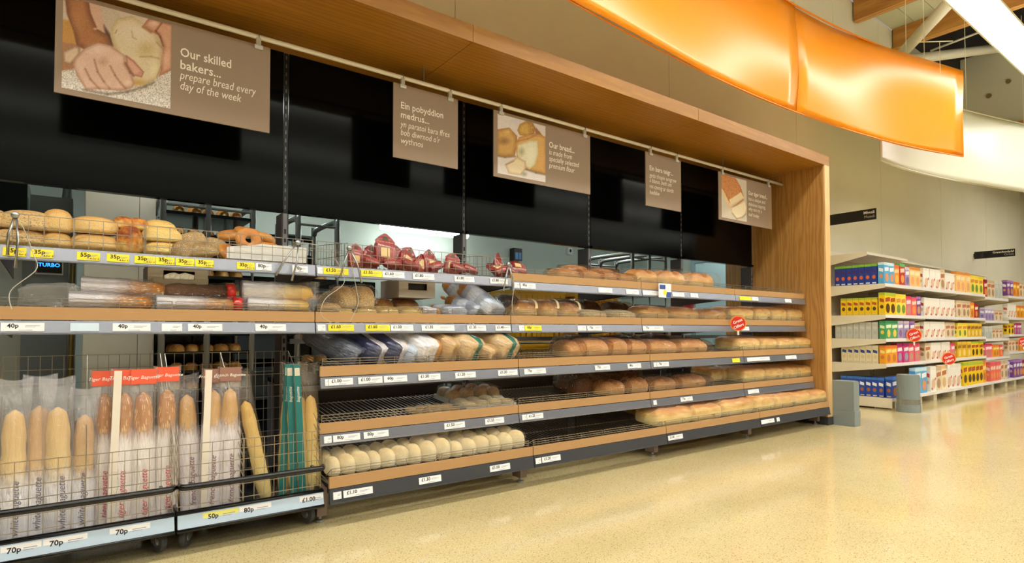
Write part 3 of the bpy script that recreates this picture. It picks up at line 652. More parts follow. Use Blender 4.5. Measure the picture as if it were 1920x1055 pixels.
for bay in range(1, 6):
    for tier in range(1, 6):
        if bay == 1 and tier > 2: continue
        Yf, Zt, dep = TIER[tier]; bk = tier == 1 and bay < 3; g = BG if bk else SG[tier]
        t = thing('basket_shelf' if bk else 'bread_shelf', ('wire basket shelf with bare price rail, ' if bk else 'oak fronted wire bread shelf, ') + TN[tier] + ' of ' + BAYN[bay], 'shelf', (BX[bay], Yf, Zt), 'bread shelves')
        SHELF[bay, tier] = t
        for k in g:
            if k == 'bracket': obj(k, g[k], t, (.024, 0, 0)); obj(k, g[k], t, (BW - .028, 0, 0))
            elif k == 'wire_divider':
                for px in ([135, 268] if bay == 1 else [640, 905]): tag(obj(k, g[k], t, (PX(px, 3.1) - BX[bay], 0, 0)), kind='stuff')
            else:
                o = obj(k, g[k], t)
                if k.startswith('wire'): o['kind'] = 'stuff'
        for a in TICK.get((bay, tier), []):
            xa, xb = PX(a[0], Yf) - BX[bay], PX(a[1], Yf) - BX[bay]
            xa = max(xa, .004); xb = min(xb, BW - .004)
            zc = -.062 if bk else (-.081 if tier < 5 else -.086)
            ticket(t, xa, xb, zc, a[2], a[3], extra=a[4] if len(a) > 4 else None)
        if tier >= 3:
            cb = MB().box(.03, BW - .03, YW - .07 - Yf, YW - .055 - Yf, .10, .13).mesh('back_bar', M_grey); obj('back_bar', cb, t)

# blue promotion card and red round offer badges clipped to the shelf edge
t = thing('promotion_card', 'small blue and white promotion card on top shelf edge of the fourth bay', 'card', tuple(at(1235, 557, 2.965)))
obj('card', MB().box(0, .15, -.002, .002, 0, .11).mesh('card', M_white), t)
obj('blue_block', MB().box(.09, .149, -.003, -.002, .001, .045).box(.01, .08, -.003, -.002, .065, .1).mesh('blue_block', mat('blue_print', (60, 84, 160), .5)), t)
obj('yellow_block', MB().lathe([(.02, -.0035), (.02, -.002)], 14, (.075, 0, .04), 'Y').mesh('yellow_block', M_yellow), t)
def badge(label, c, r, rot=0):
    t = thing('offer_badge', label, 'badge', c, 'round red offer badges', (0, 0, rot))
    obj('rim', MB().lathe([(r, -.002), (r, .002)], 28, (0, 0, 0), 'Y').mesh('rim', mat('orange_rim', (240, 150, 40), .5)), t)
    d = obj('disc', MB().lathe([(r * .88, -.004), (r * .88, -.002)], 28, (0, 0, 0), 'Y').mesh('disc', mat('offer_red', (216, 36, 26), .5)), t)
    for s, dx, dz in (('Great', -.02, .12), ('Offers', .1, -.5)):
        obj('lettering', text_mesh(s, r * .52, M_whitetext, .02, .1, 'CENTER'), t, (dx * r, -.0055, dz * r), (0, R(-24), 0))
    obj('stem', MB().box(-.008, .008, -.001, .001, -r * 1.5, -r * .8).mesh('stem', M_white), t)
badge('round red offer badge on second bread shelf of the end bay', at(1384, 606, 2.93), .068, -.85)

# ================================================================== wheeled baguette trolleys
M_navy = mat('navy_black_paint', (8, 8, 16), .22, coat=.1)
def caster_meshes():
    w = MB().lathe([(.03, -.014), (.042, -.012), (.045, -.006), (.045, .006), (.042, .012), (.03, .014)], 20, (0, 0, .045), 'X').mesh('wheel', mat('rubber_grey', (70, 70, 74), .6), False)
    hub = MB().lathe([(.018, -.017), (.02, -.012), (.02, .012), (.018, .017)], 14, (0, 0, .045), 'X').mesh('hub', M_steel)
    f = MB()
    for s in (-1, 1): f.prism([(-.018, .04), (.018, .04), (.05, .098), (.002, .098)], s * .02 - .002, s * .02 + .002, 'X')
    f.box(-.026, .026, -.002, .056, .096, .103)
    return w, hub, f.mesh('fork', M_steel)
cw, ch, cf = caster_meshes()
TY0, TY1 = 2.80, 3.42
def trolley(label, x0, x1, div, tickets):
    W = x1 - x0; D = TY1 - TY0
    t = thing('baguette_trolley', label, 'trolley', (x0, TY0, 0), 'wheeled baguette trolleys')
    obj('base_tray', MB().box(0, W, .012, D, .118, .128).box(0, W, .012, .02, .128, .185).box(0, W, D - .01, D, .128, .185).box(0, .01, .02, D - .01, .128, .185).box(W - .01, W, .02, D - .01, .128, .185).mesh('base_tray', M_navy), t)
    obj('price_rail', MB().prism([(-.012, .116), (.0, .17), (.012, .17), (.012, .116)], .002, W - .002, 'X').mesh('price_rail', mat('pale_blue_rail', (186, 204, 224), .3)), t)
    obj('bottom_lip', MB().tube([(.0, -.008, .108), (W, -.008, .108)], .009, 8).mesh('bottom_lip', M_navy, True), t); obj('top_lip', MB().tube([(.0, .004, .177), (W, .004, .177)], .006, 8).mesh('top_lip', M_navy, True), t)
    for a in tickets:
        xa, xb = PX(a[0], TY0, 960) - x0, PX(a[1], TY0, 960) - x0
        ticket(t, max(xa, .004), min(xb, W - .004), .143, a[2], a[3], .046, -.006, .52)
    def grid(y0, y1, zt0, zt1, n):   # side walls
        w = MB()
        for k in range(n + 1):
            y = y0 + (y1 - y0) * k / n; z = zt0 + (zt1 - zt0) * k / n; w.wire((0, y, .13), (0, y, z), .0019)
        for q in range(9):
            h = q / 8; w.wire((0, y0, .13 + (zt0 - .13) * h), (0, y1, .13 + (zt1 - .13) * h), .0019)
        return w.mesh('wire_side', M_chrome)
    side = grid(.03, D - .02, .46, .83, 10)
    for x in (.006, W - .006): tag(obj('wire_side', side, t, (x, 0, 0)), kind='stuff')
    for x in div: tag(obj('wire_divider', side, t, (x, 0, 0)), kind='stuff')
    w = MB()
    for k in range(15): x = .006 + (W - .012) * k / 14; w.wire((x, .03, .13), (x, .03, .46), .0018)
    for z in (.14, .20, .26, .32, .37, .42, .46): w.wire((.006, .03, z), (W - .006, .03, z), .0021)
    tag(obj('wire_front', w.mesh('wire_front', M_chrome), t), kind='stuff')
    w = MB()
    for k in range(15): x = .006 + (W - .012) * k / 14; w.wire((x, D - .02, .13), (x, D - .02, .83), .0018)
    for k in range(12): z = .14 + .69 * k / 11; w.wire((.006, D - .02, z), (W - .006, D - .02, z), .002)
    tag(obj('wire_back', w.mesh('wire_back', M_chrome), t), kind='stuff')
    obj('bumper_bar', MB().tube([(.006, .0, .292), (.014, -.02, .292), (.026, -.03, .292), (W - .026, -.03, .292), (W - .014, -.02, .292), (W - .006, .0, .292)], .0135, 12).mesh('bumper_bar', M_navy, True), t)
    for x in (.05, W - .05): obj('bar_bracket', MB().box(x - .006, x + .006, -.03, .03, .284, .30).mesh('bar_bracket', M_navy), t)
    for cx, cy, rz in ((.045, .1, -.5), (W - .045, .1, .4), (.045, D - .1, 1.2), (W - .045, D - .1, -.9)):
        c = obj('caster', cf, t, (cx, cy, .006), (0, 0, rz)); obj('wheel', cw, c); obj('hub', ch, c)
    return t
XA0, XA1, XB0, XB1 = -.285, .322, .330, .945
trolley('wheeled wire trolley of plain and red-topped baguettes at the picture edge', XA0, XA1, [.305], [(-60, 2, '70p', 'w'), (3, 79, '70p', 'w'), (82, 165, '70p', 'w'), (206, 282, '70p', 'w')])
tB = trolley('wheeled wire trolley of brown-topped and teal-striped baguettes beside the second bay', XB0, XB1, [.26], [(380, 447, '50p', 'p'), (448, 508, '80p', 'w'), (561, 611, '\u00a31.00', 'w')])

# ================================================================== bread
BR = {
 'gold': bread_mat('crust_golden', (240, 208, 144), (222, 168, 88), (180, 106, 38), shine=.3, patch=.5),
 'tin': bread_mat('crust_tin_loaf', (254, 236, 180), (246, 210, 128), (206, 136, 56), shine=.3, patch=.45),
 'white': bread_mat('crust_pale_floured', (242, 230, 198), (240, 224, 184), (232, 204, 150), patch=.4),
 'bap': bread_mat('crust_soft_bap', (238, 204, 140), (230, 188, 116), (210, 158, 86), patch=.25, shine=.15),
 'cheese': bread_mat('crust_cheese', (240, 200, 120), (216, 140, 56), (150, 72, 22), patch=1.0),
 'finger': bread_mat('crust_finger_roll', (246, 222, 150), (238, 204, 126), (224, 178, 96), patch=.3),
 'oat': bread_mat('crust_seeded_pale', (230, 200, 146), (212, 176, 120), (196, 154, 98), speck=(124, 92, 54), sscale=16, samt=.26),
 'brownseed': bread_mat('crust_seeded_brown', (200, 168, 118), (178, 146, 98), (164, 128, 82), speck=(228, 210, 170), sscale=18, samt=.28),
 'bagel': bread_mat('crust_bagel', (240, 196, 120), (226, 164, 80), (200, 126, 48), shine=.3),
 'brown': bread_mat('crust_brown', (240, 212, 166), (218, 176, 122), (178, 124, 74), speck=(226, 196, 150), sscale=14, samt=.26, shine=.2),
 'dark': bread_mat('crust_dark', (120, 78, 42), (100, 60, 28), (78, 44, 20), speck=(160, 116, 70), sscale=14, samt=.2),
 'tiger': bread_mat('crust_tiger', (230, 184, 110), (212, 150, 72), (186, 114, 42), speck=(244, 208, 144), sscale=11, samt=.3, patch=.5),
 'floury': bread_mat('crust_floured', (232, 208, 164), (220, 186, 132), (232, 210, 168), speck=(248, 240, 220), sscale=9, samt=.3),
}
M_film = film_mat('clear_film', milk=.008, gloss=.2)
M_film2 = film_mat('milky_film', milk=.2, gloss=.5)
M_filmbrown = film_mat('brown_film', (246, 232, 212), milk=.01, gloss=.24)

def blob_mesh(name, material, e1=.85, e2=.8, nu=22, nv=12, wob=.03, seed=0, low=.3, top=None):
    V = []; F = []
    def sp(c, e): return math.copysign(abs(c) ** e, c)
    for j in range(nv + 1):
        ph = -math.pi / 2 + math.pi * j / nv
        for i in range(nu):
            th = 2 * math.pi * i / nu
            x = sp(math.cos(ph), e1) * sp(math.cos(th), e2); y = sp(math.cos(ph), e1) * sp(math.sin(th), e2); z = sp(math.sin(ph), e1)
            z = (z * low if z < 0 else z)
            p = Vector((x, y, z)); k = 1 + wob * noise.noise(p * 2.2 + Vector((seed * 7.3, 0, 0))) * 2
            p = Vector((x * k, y * k, (z + low) / (1 + low)))
            if top: p = top(p)
            V.append((p.x * .5, p.y * .5, max(0, p.z)))
    for j in range(nv):
        for i in range(nu):
            q = (i + 1) % nu; F.append((j * nu + i, j * nu + q, (j + 1) * nu + q, (j + 1) * nu + i))
    me = bpy.data.meshes.new(name); me.from_pydata(V, [], F); me.materials.append(material)
    me.polygons.foreach_set('use_smooth', [True] * len(F)); me.update()
    return me
def slashes(n, depth, ax=0, slant=.5):
    def f(p):
        a = p[ax] + slant * p[1 - ax]
        if p.z > .55: p.z -= depth * max(0, math.cos(a * n * math.pi)) ** 6 * (p.z - .55) * 2
        return p
    return f
def split(depth):
    def f(p):
        if p.z > .5: p.z -= depth * math.exp(-(p.y / .16) ** 2) * (p.z - .5) * 2
        return p
    return f
def cross(depth):
    def f(p):
        if p.z > .5: p.z -= depth * max(math.exp(-(p.x / .12) ** 2), math.exp(-(p.y / .12) ** 2)) * (p.z - .5) * 2
        return p
    return f
SHAPE = {
 'bun': dict(e1=.75, e2=.95), 'roll': dict(e1=.72, e2=.8), 'tin': dict(e1=.42, e2=.34, nu=28, nv=14, wob=.025, low=.45),
 'tinsplit': dict(e1=.45, e2=.36, nu=28, nv=14, wob=.03, low=.45, top=split(.34)),
 'bloomer': dict(e1=.7, e2=.62, nu=30, nv=14, top=slashes(2.2, .4)), 'cob': dict(e1=.72, e2=.95, nu=26, nv=14, top=cross(.34)),
 'slab': dict(e1=.4, e2=.3, nu=30, nv=14, wob=.02, low=.6, top=slashes(1.0, .2, 0, 0))}
def bmesh_(shape, m, seed=0): return cached(('b', shape, m, seed), lambda: blob_mesh('crust', BR[m], seed=seed, **SHAPE[shape]))
def ring_mesh(m):
    V = []; F = []; n, k = 22, 10
    for i in range(n):
        a = 2 * math.pi * i / n
        for j in range(k):
            b = 2 * math.pi * j / k; r = .31 + .19 * math.cos(b)
            V.append((r * math.cos(a), r * math.sin(a), .5 + .5 * math.sin(b)))
    for i in range(n):
        for j in range(k): F.append((i * k + j, ((i + 1) % n) * k + j, ((i + 1) % n) * k + (j + 1) % k, i * k + (j + 1) % k))
    me = bpy.data.meshes.new('crust'); me.from_pydata(V, [], F); me.materials.append(BR[m]); me.polygons.foreach_set('use_smooth', [True] * len(F)); me.update()
    return me
def bag_mesh(material, seed=0, neck=True, loose=1.05, crumple=.06, name='wrapper'):
    """Film bag round a unit loaf, gathered to a twisted neck at +y."""
    V = []; F = []; n, k = 22, 14
    st = [(-.5, .0), (-.535, .55), (-.52, .86), (-.42, 1.0), (-.2, 1.02), (0, 1.03), (.2, 1.02), (.4, .98), (.52, .8)]
    st += [(.58, .4), (.62, .12), (.66, .10), (.71, .22), (.76, .30)] if neck else [(.55, .5), (.55, 0)]
    for y, s in st:
        for i in range(n):
            a = 2 * math.pi * i / n
            ca, sa = math.cos(a), math.sin(a); x = math.copysign(abs(ca) ** .62, ca) * .5 * loose * s; z = math.copysign(abs(sa) ** .62, sa) * .5 * loose * s
            if y > .75: z *= .55; x *= 1.1
            q = noise.noise(Vector((x * 7, y * 6, z * 7)) + Vector((seed * 3.1, seed, 0))) * crumple
            zz = .5 + z * (1 + q * 2) + q * .6; zz += .18 * max(0, y - .55) / .3
            V.append((x * (1 + q * 2), y * loose + q * .5, max(.0, zz)))
    for j in range(len(st) - 1):
        for i in range(n): F.append((j * n + i, j * n + (i + 1) % n, (j + 1) * n + (i + 1) % n, (j + 1) * n + i))
    me = bpy.data.meshes.new(name); me.from_pydata(V, [], F); me.materials.append(material); me.polygons.foreach_set('use_smooth', [True] * len(F)); me.update()
    return me
def bag(mname, seed): return cached(('bag', mname, seed), lambda: bag_mesh(MATS[mname], seed))

def deck(bay, tier, X, dy, lift=0):
    """World point on a shelf's wire deck, dy behind its front."""
    Yf, Zt, dep = TIER[tier]
    z = Zt - .026 + (0 if (tier == 1 and bay < 3) else dy * math.tan(TILT))
    return Vector((X, Yf + dy, z + .001 + lift))
CNT = {}
def lab(desc, bay, tier, n, i, extra=''):
    s = (ORD[i] + ' ' if n > 1 else '') + desc + (' from left' if n > 1 else '') + extra + ' on ' + TN[tier] + ' of ' + BAYN[bay]
    return s
def bread(name, shape, m, label, cat, loc, size, rot=(0, 0, 0), group=None, wrap=None, seed=0, stick=None, along='Y'):
    """size = (width X, depth Y, height Z). Loaf mesh long axis is X in local space when along == 'X'."""
    if wrap is None and stick is None:
        o = obj(name, bmesh_(shape, m, seed), None, loc, rot, size); tag(o, label, cat, group); return o
    t = thing(name, label, cat, loc, group, rot)
    obj('loaf', bmesh_(shape, m, seed), t, (0, 0, 0), (0, 0, 0), size)
    if wrap:
        if along == 'X': obj('wrapper', bag(wrap, seed), t, (0, 0, -.004), (0, 0, R(-90)), (size[1] * 1.02, size[0], size[2] * 1.04))
        else: obj('wrapper', bag(wrap, seed), t, (0, 0, -.004), (0, 0, 0), (size[0] * 1.02, size[1], size[2] * 1.04))
    if stick:
        col, fx, fw = stick
        s = blob_sticker(col); obj('sticker', s, t, (fx * size[0], 0, 0), (0, 0, 0), (fw, size[1] * 1.06, size[2] * 1.10))
    return t
def blob_sticker(m):
    def mk():
        V = []; F = []; k = 12
        for j in range(k + 1):
            a = math.pi * (.08 + .5 * j / k) ; ca, sa = math.cos(a), math.sin(a)
            y = -math.copysign(abs(ca) ** .5, ca) * .5; z = .1 + abs(sa) ** .5 * .9
            V += [(-.5, y, z), (.5, y, z)]
        for j in range(k): F.append((2 * j, 2 * j + 1, 2 * j + 3, 2 * j + 2))
        me = bpy.data.meshes.new('sticker'); me.from_pydata(V, [], F); me.materials.append(m); me.polygons.foreach_set('use_smooth', [True] * len(F)); me.update(); return me
    return cached(('stk', m.name), mk)
rnd = random.Random(11)
def run(bay, tier, spans, name, shape, m, desc, cat, dep, hgt, dy=None, wrap=None, group=None, stick=None, extra='', lift=0, along='Y', jit=.04, tall=None, n0=0, ntot=None):
    """A row of loaves side by side; spans are (px0, px1) seen along the shelf front."""
    N = ntot or len(spans)
    for i, (a, b) in enumerate(spans):
        y = dy if dy is not None else .032 + dep * .54
        Y = TIER[tier][0] + max(.03, y - dep / 2) + .02
        xa, xb = PX(a, Y), PX(b, Y); W = (xb - xa) * .97
        h = hgt * (1 + rnd.uniform(-.06, .06))
        loc = deck(bay, tier, (xa + xb) / 2, y, lift)
        tilt = 0 if (tier == 1 and bay < 3) else TILT
        bread(name, shape, m, lab(desc, bay, tier, N, i + n0, extra), cat, loc, (W, dep, h), (tilt, 0, rnd.uniform(-jit, jit)), group or desc + 's', wrap, i % 4, stick, along)

# --- top shelf, leftmost bay: loose rolls in the wire basket
def pile(bay, tier, items, name, shape, m, desc, cat, group=None, phrase=None):
    """items: (px, dy, lift, (w,d,h), rot). Individual loose pieces, each with its own place."""
    for i, it in enumerate(items):
        px, dy, lift, size, rot = it[:5]; Y = TIER[tier][0] + dy
        where = it[5] if len(it) > 5 else None
        size = (size[0], size[1], size[2] * 1.2); lift *= 1.2
        loc = deck(bay, tier, PX(px, Y, 440), dy, lift)
        l = (where + ' ' + desc if where else ORD[i] + ' ' + desc + ' from left') + ' on ' + TN[tier] + ' of ' + BAYN[bay]
        bread(name, shape, m, l, cat, loc, size, rot, group or desc + 's', None, i % 3)
pile(1, 1, [(38, .10, 0, (.19, .13, .055), (0, 0, .05), 'bottom front'), (52, .10, .052, (.185, .13, .07), (0, 0, -.05), 'top front'), (-30, .12, 0, (.15, .13, .06), (0, 0, .1), 'cropped lower'), (-24, .12, .055, (.15, .13, .065), (0, 0, .1), 'cropped upper'), (40, .26, 0, (.18, .13, .06), (0, 0, .1), 'lower back'), (48, .26, .058, (.18, .13, .07), (0, 0, 0), 'upper back')], 'seeded_roll', 'roll', 'oat', 'flat seeded roll', 'bread roll')
pile(1, 1, [(107, .10, 0, (.115, .12, .055), (0, 0, 0), 'lower'), (108, .10, .052, (.112, .12, .085), (0, 0, 0), 'upper'), (108, .24, 0, (.11, .12, .06), (0, 0, 0), 'hindmost')], 'soft_bun', 'bun', 'bap', 'smooth round bun', 'bun')
pile(1, 1, [(179, .11, 0, (.19, .15, .06), (0, 0, .03), 'lower'), (177, .11, .058, (.18, .15, .065), (0, 0, -.03), 'upper'), (178, .28, .0, (.18, .15, .07), (0, 0, 0), 'back')], 'oval_bap', 'roll', 'bap', 'wide oval bap', 'bread roll')
pile(1, 1, [(243, .09, .0, (.105, .12, .1), (.25, 0, 0), 'front'), (232, .15, .085, (.10, .11, .055), (0, .15, .1), 'left upper'), (258, .15, .085, (.095, .11, .055), (0, -.1, -.1), 'right upper'), (240, .27, 0, (.11, .12, .07), (0, 0, 0), 'back lower')], 'cheese_roll', 'bun', 'cheese', 'cheese-topped roll', 'bread roll')
pile(1, 1, [(305, .10, 0, (.155, .11, .05), (0, 0, 0), 'lowest'), (304, .11, .048, (.165, .12, .06), (0, 0, .04), 'middle front'), (298, .20, .062, (.15, .16, .085), (.1, 0, .06), 'top'), (288, .33, .02, (.14, .2, .12), (0, 0, .06), 'back')], 'finger_roll', 'roll', 'finger', 'pale finger roll', 'bread roll')
pile(1, 1, [(345, .09, 0, (.12, .11, .06), (.1, -.5, .5), 'lower'), (363, .14, .045, (.13, .11, .06), (0, -.35, .2), 'topmost'), (380, .08, 0, (.15, .10, .055), (0, -.15, -.1), 'front'), (362, .26, .0, (.14, .12, .1), (0, 0, .3), 'back'), (400, .16, .03, (.12, .1, .06), (0, .2, .1), 'right')], 'brown_roll', 'roll', 'brownseed', 'seeded brown roll', 'bread roll')
bg_me = ring_mesh('bagel')
for i, (px, dy, lift, r, rot, w) in enumerate([(463, .085, .095, .125, (R(78), 0, .15), 'front facing'), (462, .18, .135, .125, (.25, .1, 0), 'topmost'), (432, .2, .115, .12, (.2, -.3, .3), 'leftmost upper'), (492, .19, .11, .12, (-.1, .3, .2), 'rightmost upper'), (425, .13, .02, .115, (R(50), 0, .6), 'leftmost lower'), (440, .28, .02, .12, (0, 0, 0), 'hidden back'), (500, .12, .06, .115, (.1, .1, 0), 'rightmost lower'), (520, .2, .0, .12, (0, 0, 0), 'flat right')]):
    tag(obj('bagel', bg_me, None, deck(1, 1, PX(px, 3.0 + dy, 440), dy, lift), rot, (r, r, .042)), w + ' golden bagel in the wire basket', 'bagel', 'golden bagels')
t = thing('paper_liner', 'white paper liner folded up in front of the bagels', 'paper', deck(1, 1, PX(425, 3.03, 470), .03))
_x0 = PX(425, 3.03, 470)
liner = MB(); lw_ = PX(574, 3.03, 470) - _x0
for k in range(12):
    a, b = lw_ * k / 12, lw_ * (k + 1) / 12; za, zb = .052 + .026 * min(1, k / 5) + .002 * (k % 2), .052 + .026 * min(1, (k + 1) / 5) + .002 * ((k + 1) % 2)
    ya, yb = .004 * math.sin(k * 2), .004 * math.sin((k + 1) * 2)
    liner.quad([(a, ya, 0), (b, yb, 0), (b, yb - .004, zb), (a, ya - .004, za)]); liner.quad([(a, ya, .001), (b, yb, .001), (b, yb + .3, .001), (a, ya + .3, .001)])
obj('sheet', liner.mesh('sheet', mat('white_paper', (232, 230, 230), .7), True), t)

# --- crumpet packets: red striped packets heaped in the basket
def packet_mat():
    m, nt, b = base_mat('red_packet_print'); L = nt.links.new
    tc = nt.nodes.new('ShaderNodeTexCoord'); sp = nt.nodes.new('ShaderNodeSeparateXYZ'); L(tc.outputs['Generated'], sp.inputs[0])
    w = nt.nodes.new('ShaderNodeMath'); w.operation = 'MULTIPLY'; w.inputs[1].default_value = 14; L(sp.outputs['X'], w.inputs[0])
    fr = nt.nodes.new('ShaderNodeMath'); fr.operation = 'FRACT'; L(w.outputs[0], fr.inputs[0])
    r = nt.nodes.new('ShaderNodeValToRGB'); r.color_ramp.interpolation = 'CONSTANT'; r.color_ramp.elements[0].color = lin((132, 36, 40)); r.color_ramp.elements[1].position = .72; r.color_ramp.elements[1].color = lin((206, 120, 110)); L(fr.outputs[0], r.inputs[0])
    g = nt.nodes.new('ShaderNodeMath'); g.operation = 'GREATER_THAN'; g.inputs[1].default_value = .74; L(sp.outputs['Z'], g.inputs[0])
    mx = nt.nodes.new('ShaderNodeMix'); mx.data_type = 'RGBA'; L(g.outputs[0], mx.inputs[0]); L(r.outputs[0], mx.inputs[6]); mx.inputs[7].default_value = lin((140, 30, 34)); L(mx.outputs[2], b.inputs['Base Color'])
    setin(b, 'Roughness', .3); setin(b, 'Coat Weight', .5); return m
M_packet = packet_mat()
def packet_mesh():
    V = []; F = []; n = 16
    st = [(0, 1.0, .05), (.06, 1.0, .7), (.2, 1.0, 1.0), (.45, .98, .95), (.62, .94, .6), (.70, .98, .16), (.74, 1.0, .06), (.88, .62, .05), (1.0, .12, .05)]
    for z, sx, sy in st:
        for i in range(n):
            a = 2 * math.pi * i / n; ca, sa = math.cos(a), math.sin(a)
            x = math.copysign(abs(ca) ** .5, ca) * .5 * sx; y = math.copysign(abs(sa) ** .5, sa) * .5 * sy
            q = noise.noise(Vector((x * 5, y * 5, z * 6))) * (.06 if z < .72 else .0); V.append((x + q, y + q, z))
    for j in range(len(st) - 1):
        for i in range(n): F.append((j * n + i, j * n + (i + 1) % n, (j + 1) * n + (i + 1) % n, (j + 1) * n + i))
    F.append(tuple(range(n))[::-1]); F.append(tuple((len(st) - 1) * n + i for i in range(n)))
    me = bpy.data.meshes.new('pouch'); me.from_pydata(V, [], F); me.materials.append(M_packet); me.polygons.foreach_set('use_smooth', [True] * len(F)); me.update(); return me
pk = packet_mesh()
pkw = MB().quad([(-.32, -.50, .2), (.1, -.505, .2), (.1, -.5, .5), (-.32, -.495, .5)]).mesh('window', mat('cream_window', (226, 196, 140), .3)); pkt = MB().quad([(-.16, -.04, .78), (.16, -.04, .78), (.07, -.04, .9), (-.07, -.04, .9)]).mesh('panel', mat('olive_panel', (86, 76, 50), .4))
PK = [(667, .10, 0, (0, 0, .2), .9), (722, .12, .03, (-.1, .05, .05), 1.25), (757, .10, .0, (-.2, .5, .2), 1.15), (780, .1, .0, (-.3, .9, .1), 1.1), (700, .06, 0, (R(-70), .1, .3), 1.0), (738, .055, .0, (R(-75), 0, -.2), 1.0), (772, .05, 0, (R(-72), .2, .2), 1.0), (808, .1, .0, (-.2, .1, .3), 1.0), (822, .06, .0, (R(-70), -.3, .2), 1.0), (845, .10, .0, (-.2, .2, -.2), .95), (862, .055, 0, (R(-68), .2, .1), 1.0), (884, .06, 0, (R(-74), .3, -.1), .95), (690, .2, .0, (0, .2, .4), 1.05), (745, .22, .01, (0, -.2, .3), 1.1), (936, .1, 0, (-.1, .1, .5), 1.1), (962, .06, 0, (R(-70), .2, .2), 1.0), (975, .16, 0, (R(-50), .1, -.3), 1.0), (943, .05, 0, (R(-60), -.4, .2), .9)]
for i, (px, dy, lift, rot, s) in enumerate(PK):
    b = 2 if px < 955 else 3
    loc = deck(2, 1, PX(px, 3.0 + dy, 480), dy, lift + (.03 if abs(rot[0]) > .9 else 0)) if b == 2 else deck(3, 1, PX(px, 3.0 + dy, 480), dy, .03)
    t = thing('bun_packet', (ORD[i] + ' red striped bun packet from left, heaped in the second top basket') if i < 14 else ['upright dark red packet at the right end of the packet heap', 'pinkish red packet lying right of the upright packet', 'backmost red packet at the start of the middle bay', 'low crumpled red packet at the basket corner'][i - 14], 'packet', loc, 'red bun packets', rot)
    sc = (.105 * s, .055 * s, .15 * s)
    o = obj('pouch', pk, t, (0, 0, 0), (0, 0, 0), sc); obj('window', pkw, t, (0, 0, 0), (0, 0, 0), sc); obj('header_panel', pkt, t, (0, 0, 0), (0, 0, 0), sc)

# --- wrapped loaves, shelf by shelf
run(3, 1, [(1047, 1092), (1088, 1130), (1126, 1160), (1155, 1192)], 'roll_pack', 'bloomer', 'brown', 'film-wrapped brown bread', 'bread', .2, .085, wrap='brown_film', group='wrapped brown breads')
run(3, 1, [(1060, 1110), (1112, 1160)], 'roll_pack', 'bloomer', 'brown', 'film-wrapped brown bread in back row', 'bread', .16, .12, dy=.3, wrap='brown_film', group='wrapped brown breads', extra=',')
run(4, 1, [(1192, 1243), (1243, 1293), (1295, 1349)], 'round_loaf', 'cob', 'gold', 'round crusty loaf', 'loaf', .24, .14, wrap='clear_film', group='round crusty loaves')
# second shelf, middle to end bays
run(3, 2, [(952, 978)], 'dark_loaf', 'bloomer', 'dark', 'dark brown loaf half behind the golden ones', 'loaf', .22, .15, dy=.2, wrap='clear_film')
run(3, 2, [(960, 1012), (1010, 1050), (1048, 1091)], 'golden_loaf', 'bloomer', 'gold', 'bagged golden loaf with cream sticker', 'loaf', .22, .125, wrap='clear_film', stick=(mat('cream_sticker', (244, 222, 170), .5), .3, .02), group='bagged golden loaves')
run(3, 2, [(1088, 1143), (1142, 1198)], 'flat_loaf', 'bloomer', 'floury', 'flat floured loaf', 'loaf', .2, .075, wrap='clear_film', group='flat floured loaves')
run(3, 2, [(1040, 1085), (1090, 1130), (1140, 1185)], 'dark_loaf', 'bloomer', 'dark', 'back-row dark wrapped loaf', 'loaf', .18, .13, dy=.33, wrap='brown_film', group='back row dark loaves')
run(4, 2, [(1198, 1260), (1258, 1316), (1310, 1367)], 'oval_loaf', 'bloomer', 'gold', 'low oval golden loaf', 'loaf', .22, .11, wrap='clear_film', group='low oval loaves')
run(5, 2, [(1367, 1412), (1411, 1444), (1443, 1474), (1473, 1506)], 'tin_loaf', 'tin', 'tin', 'bagged golden tin loaf', 'loaf', .26, .135, wrap='clear_film', group='bagged tin loaves on the second shelf')
# third shelf
run(3, 3, [(1062, 1096), (1084, 1146), (1142, 1180), (1176, 1216)], 'brown_loaf', 'bloomer', 'brown', 'film-wrapped brown loaf', 'loaf', .22, .13, wrap='brown_film', group='wrapped brown loaves on the third shelf', stick=None)
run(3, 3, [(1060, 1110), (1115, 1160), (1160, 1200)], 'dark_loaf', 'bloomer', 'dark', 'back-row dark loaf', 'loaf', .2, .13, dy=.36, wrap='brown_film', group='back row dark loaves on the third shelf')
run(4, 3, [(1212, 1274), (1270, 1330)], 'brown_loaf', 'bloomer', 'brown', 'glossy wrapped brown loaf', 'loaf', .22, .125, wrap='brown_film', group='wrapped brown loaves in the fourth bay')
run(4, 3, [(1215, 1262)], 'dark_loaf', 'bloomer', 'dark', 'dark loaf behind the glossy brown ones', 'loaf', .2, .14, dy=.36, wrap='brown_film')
run(5, 3, [(1381, 1424), (1423, 1456), (1455, 1489), (1488, 1522)], 'tin_loaf', 'tin', 'tin', 'bagged pale gold tin loaf', 'loaf', .28, .125, wrap='clear_film', group='bagged tin loaves on the third shelf')
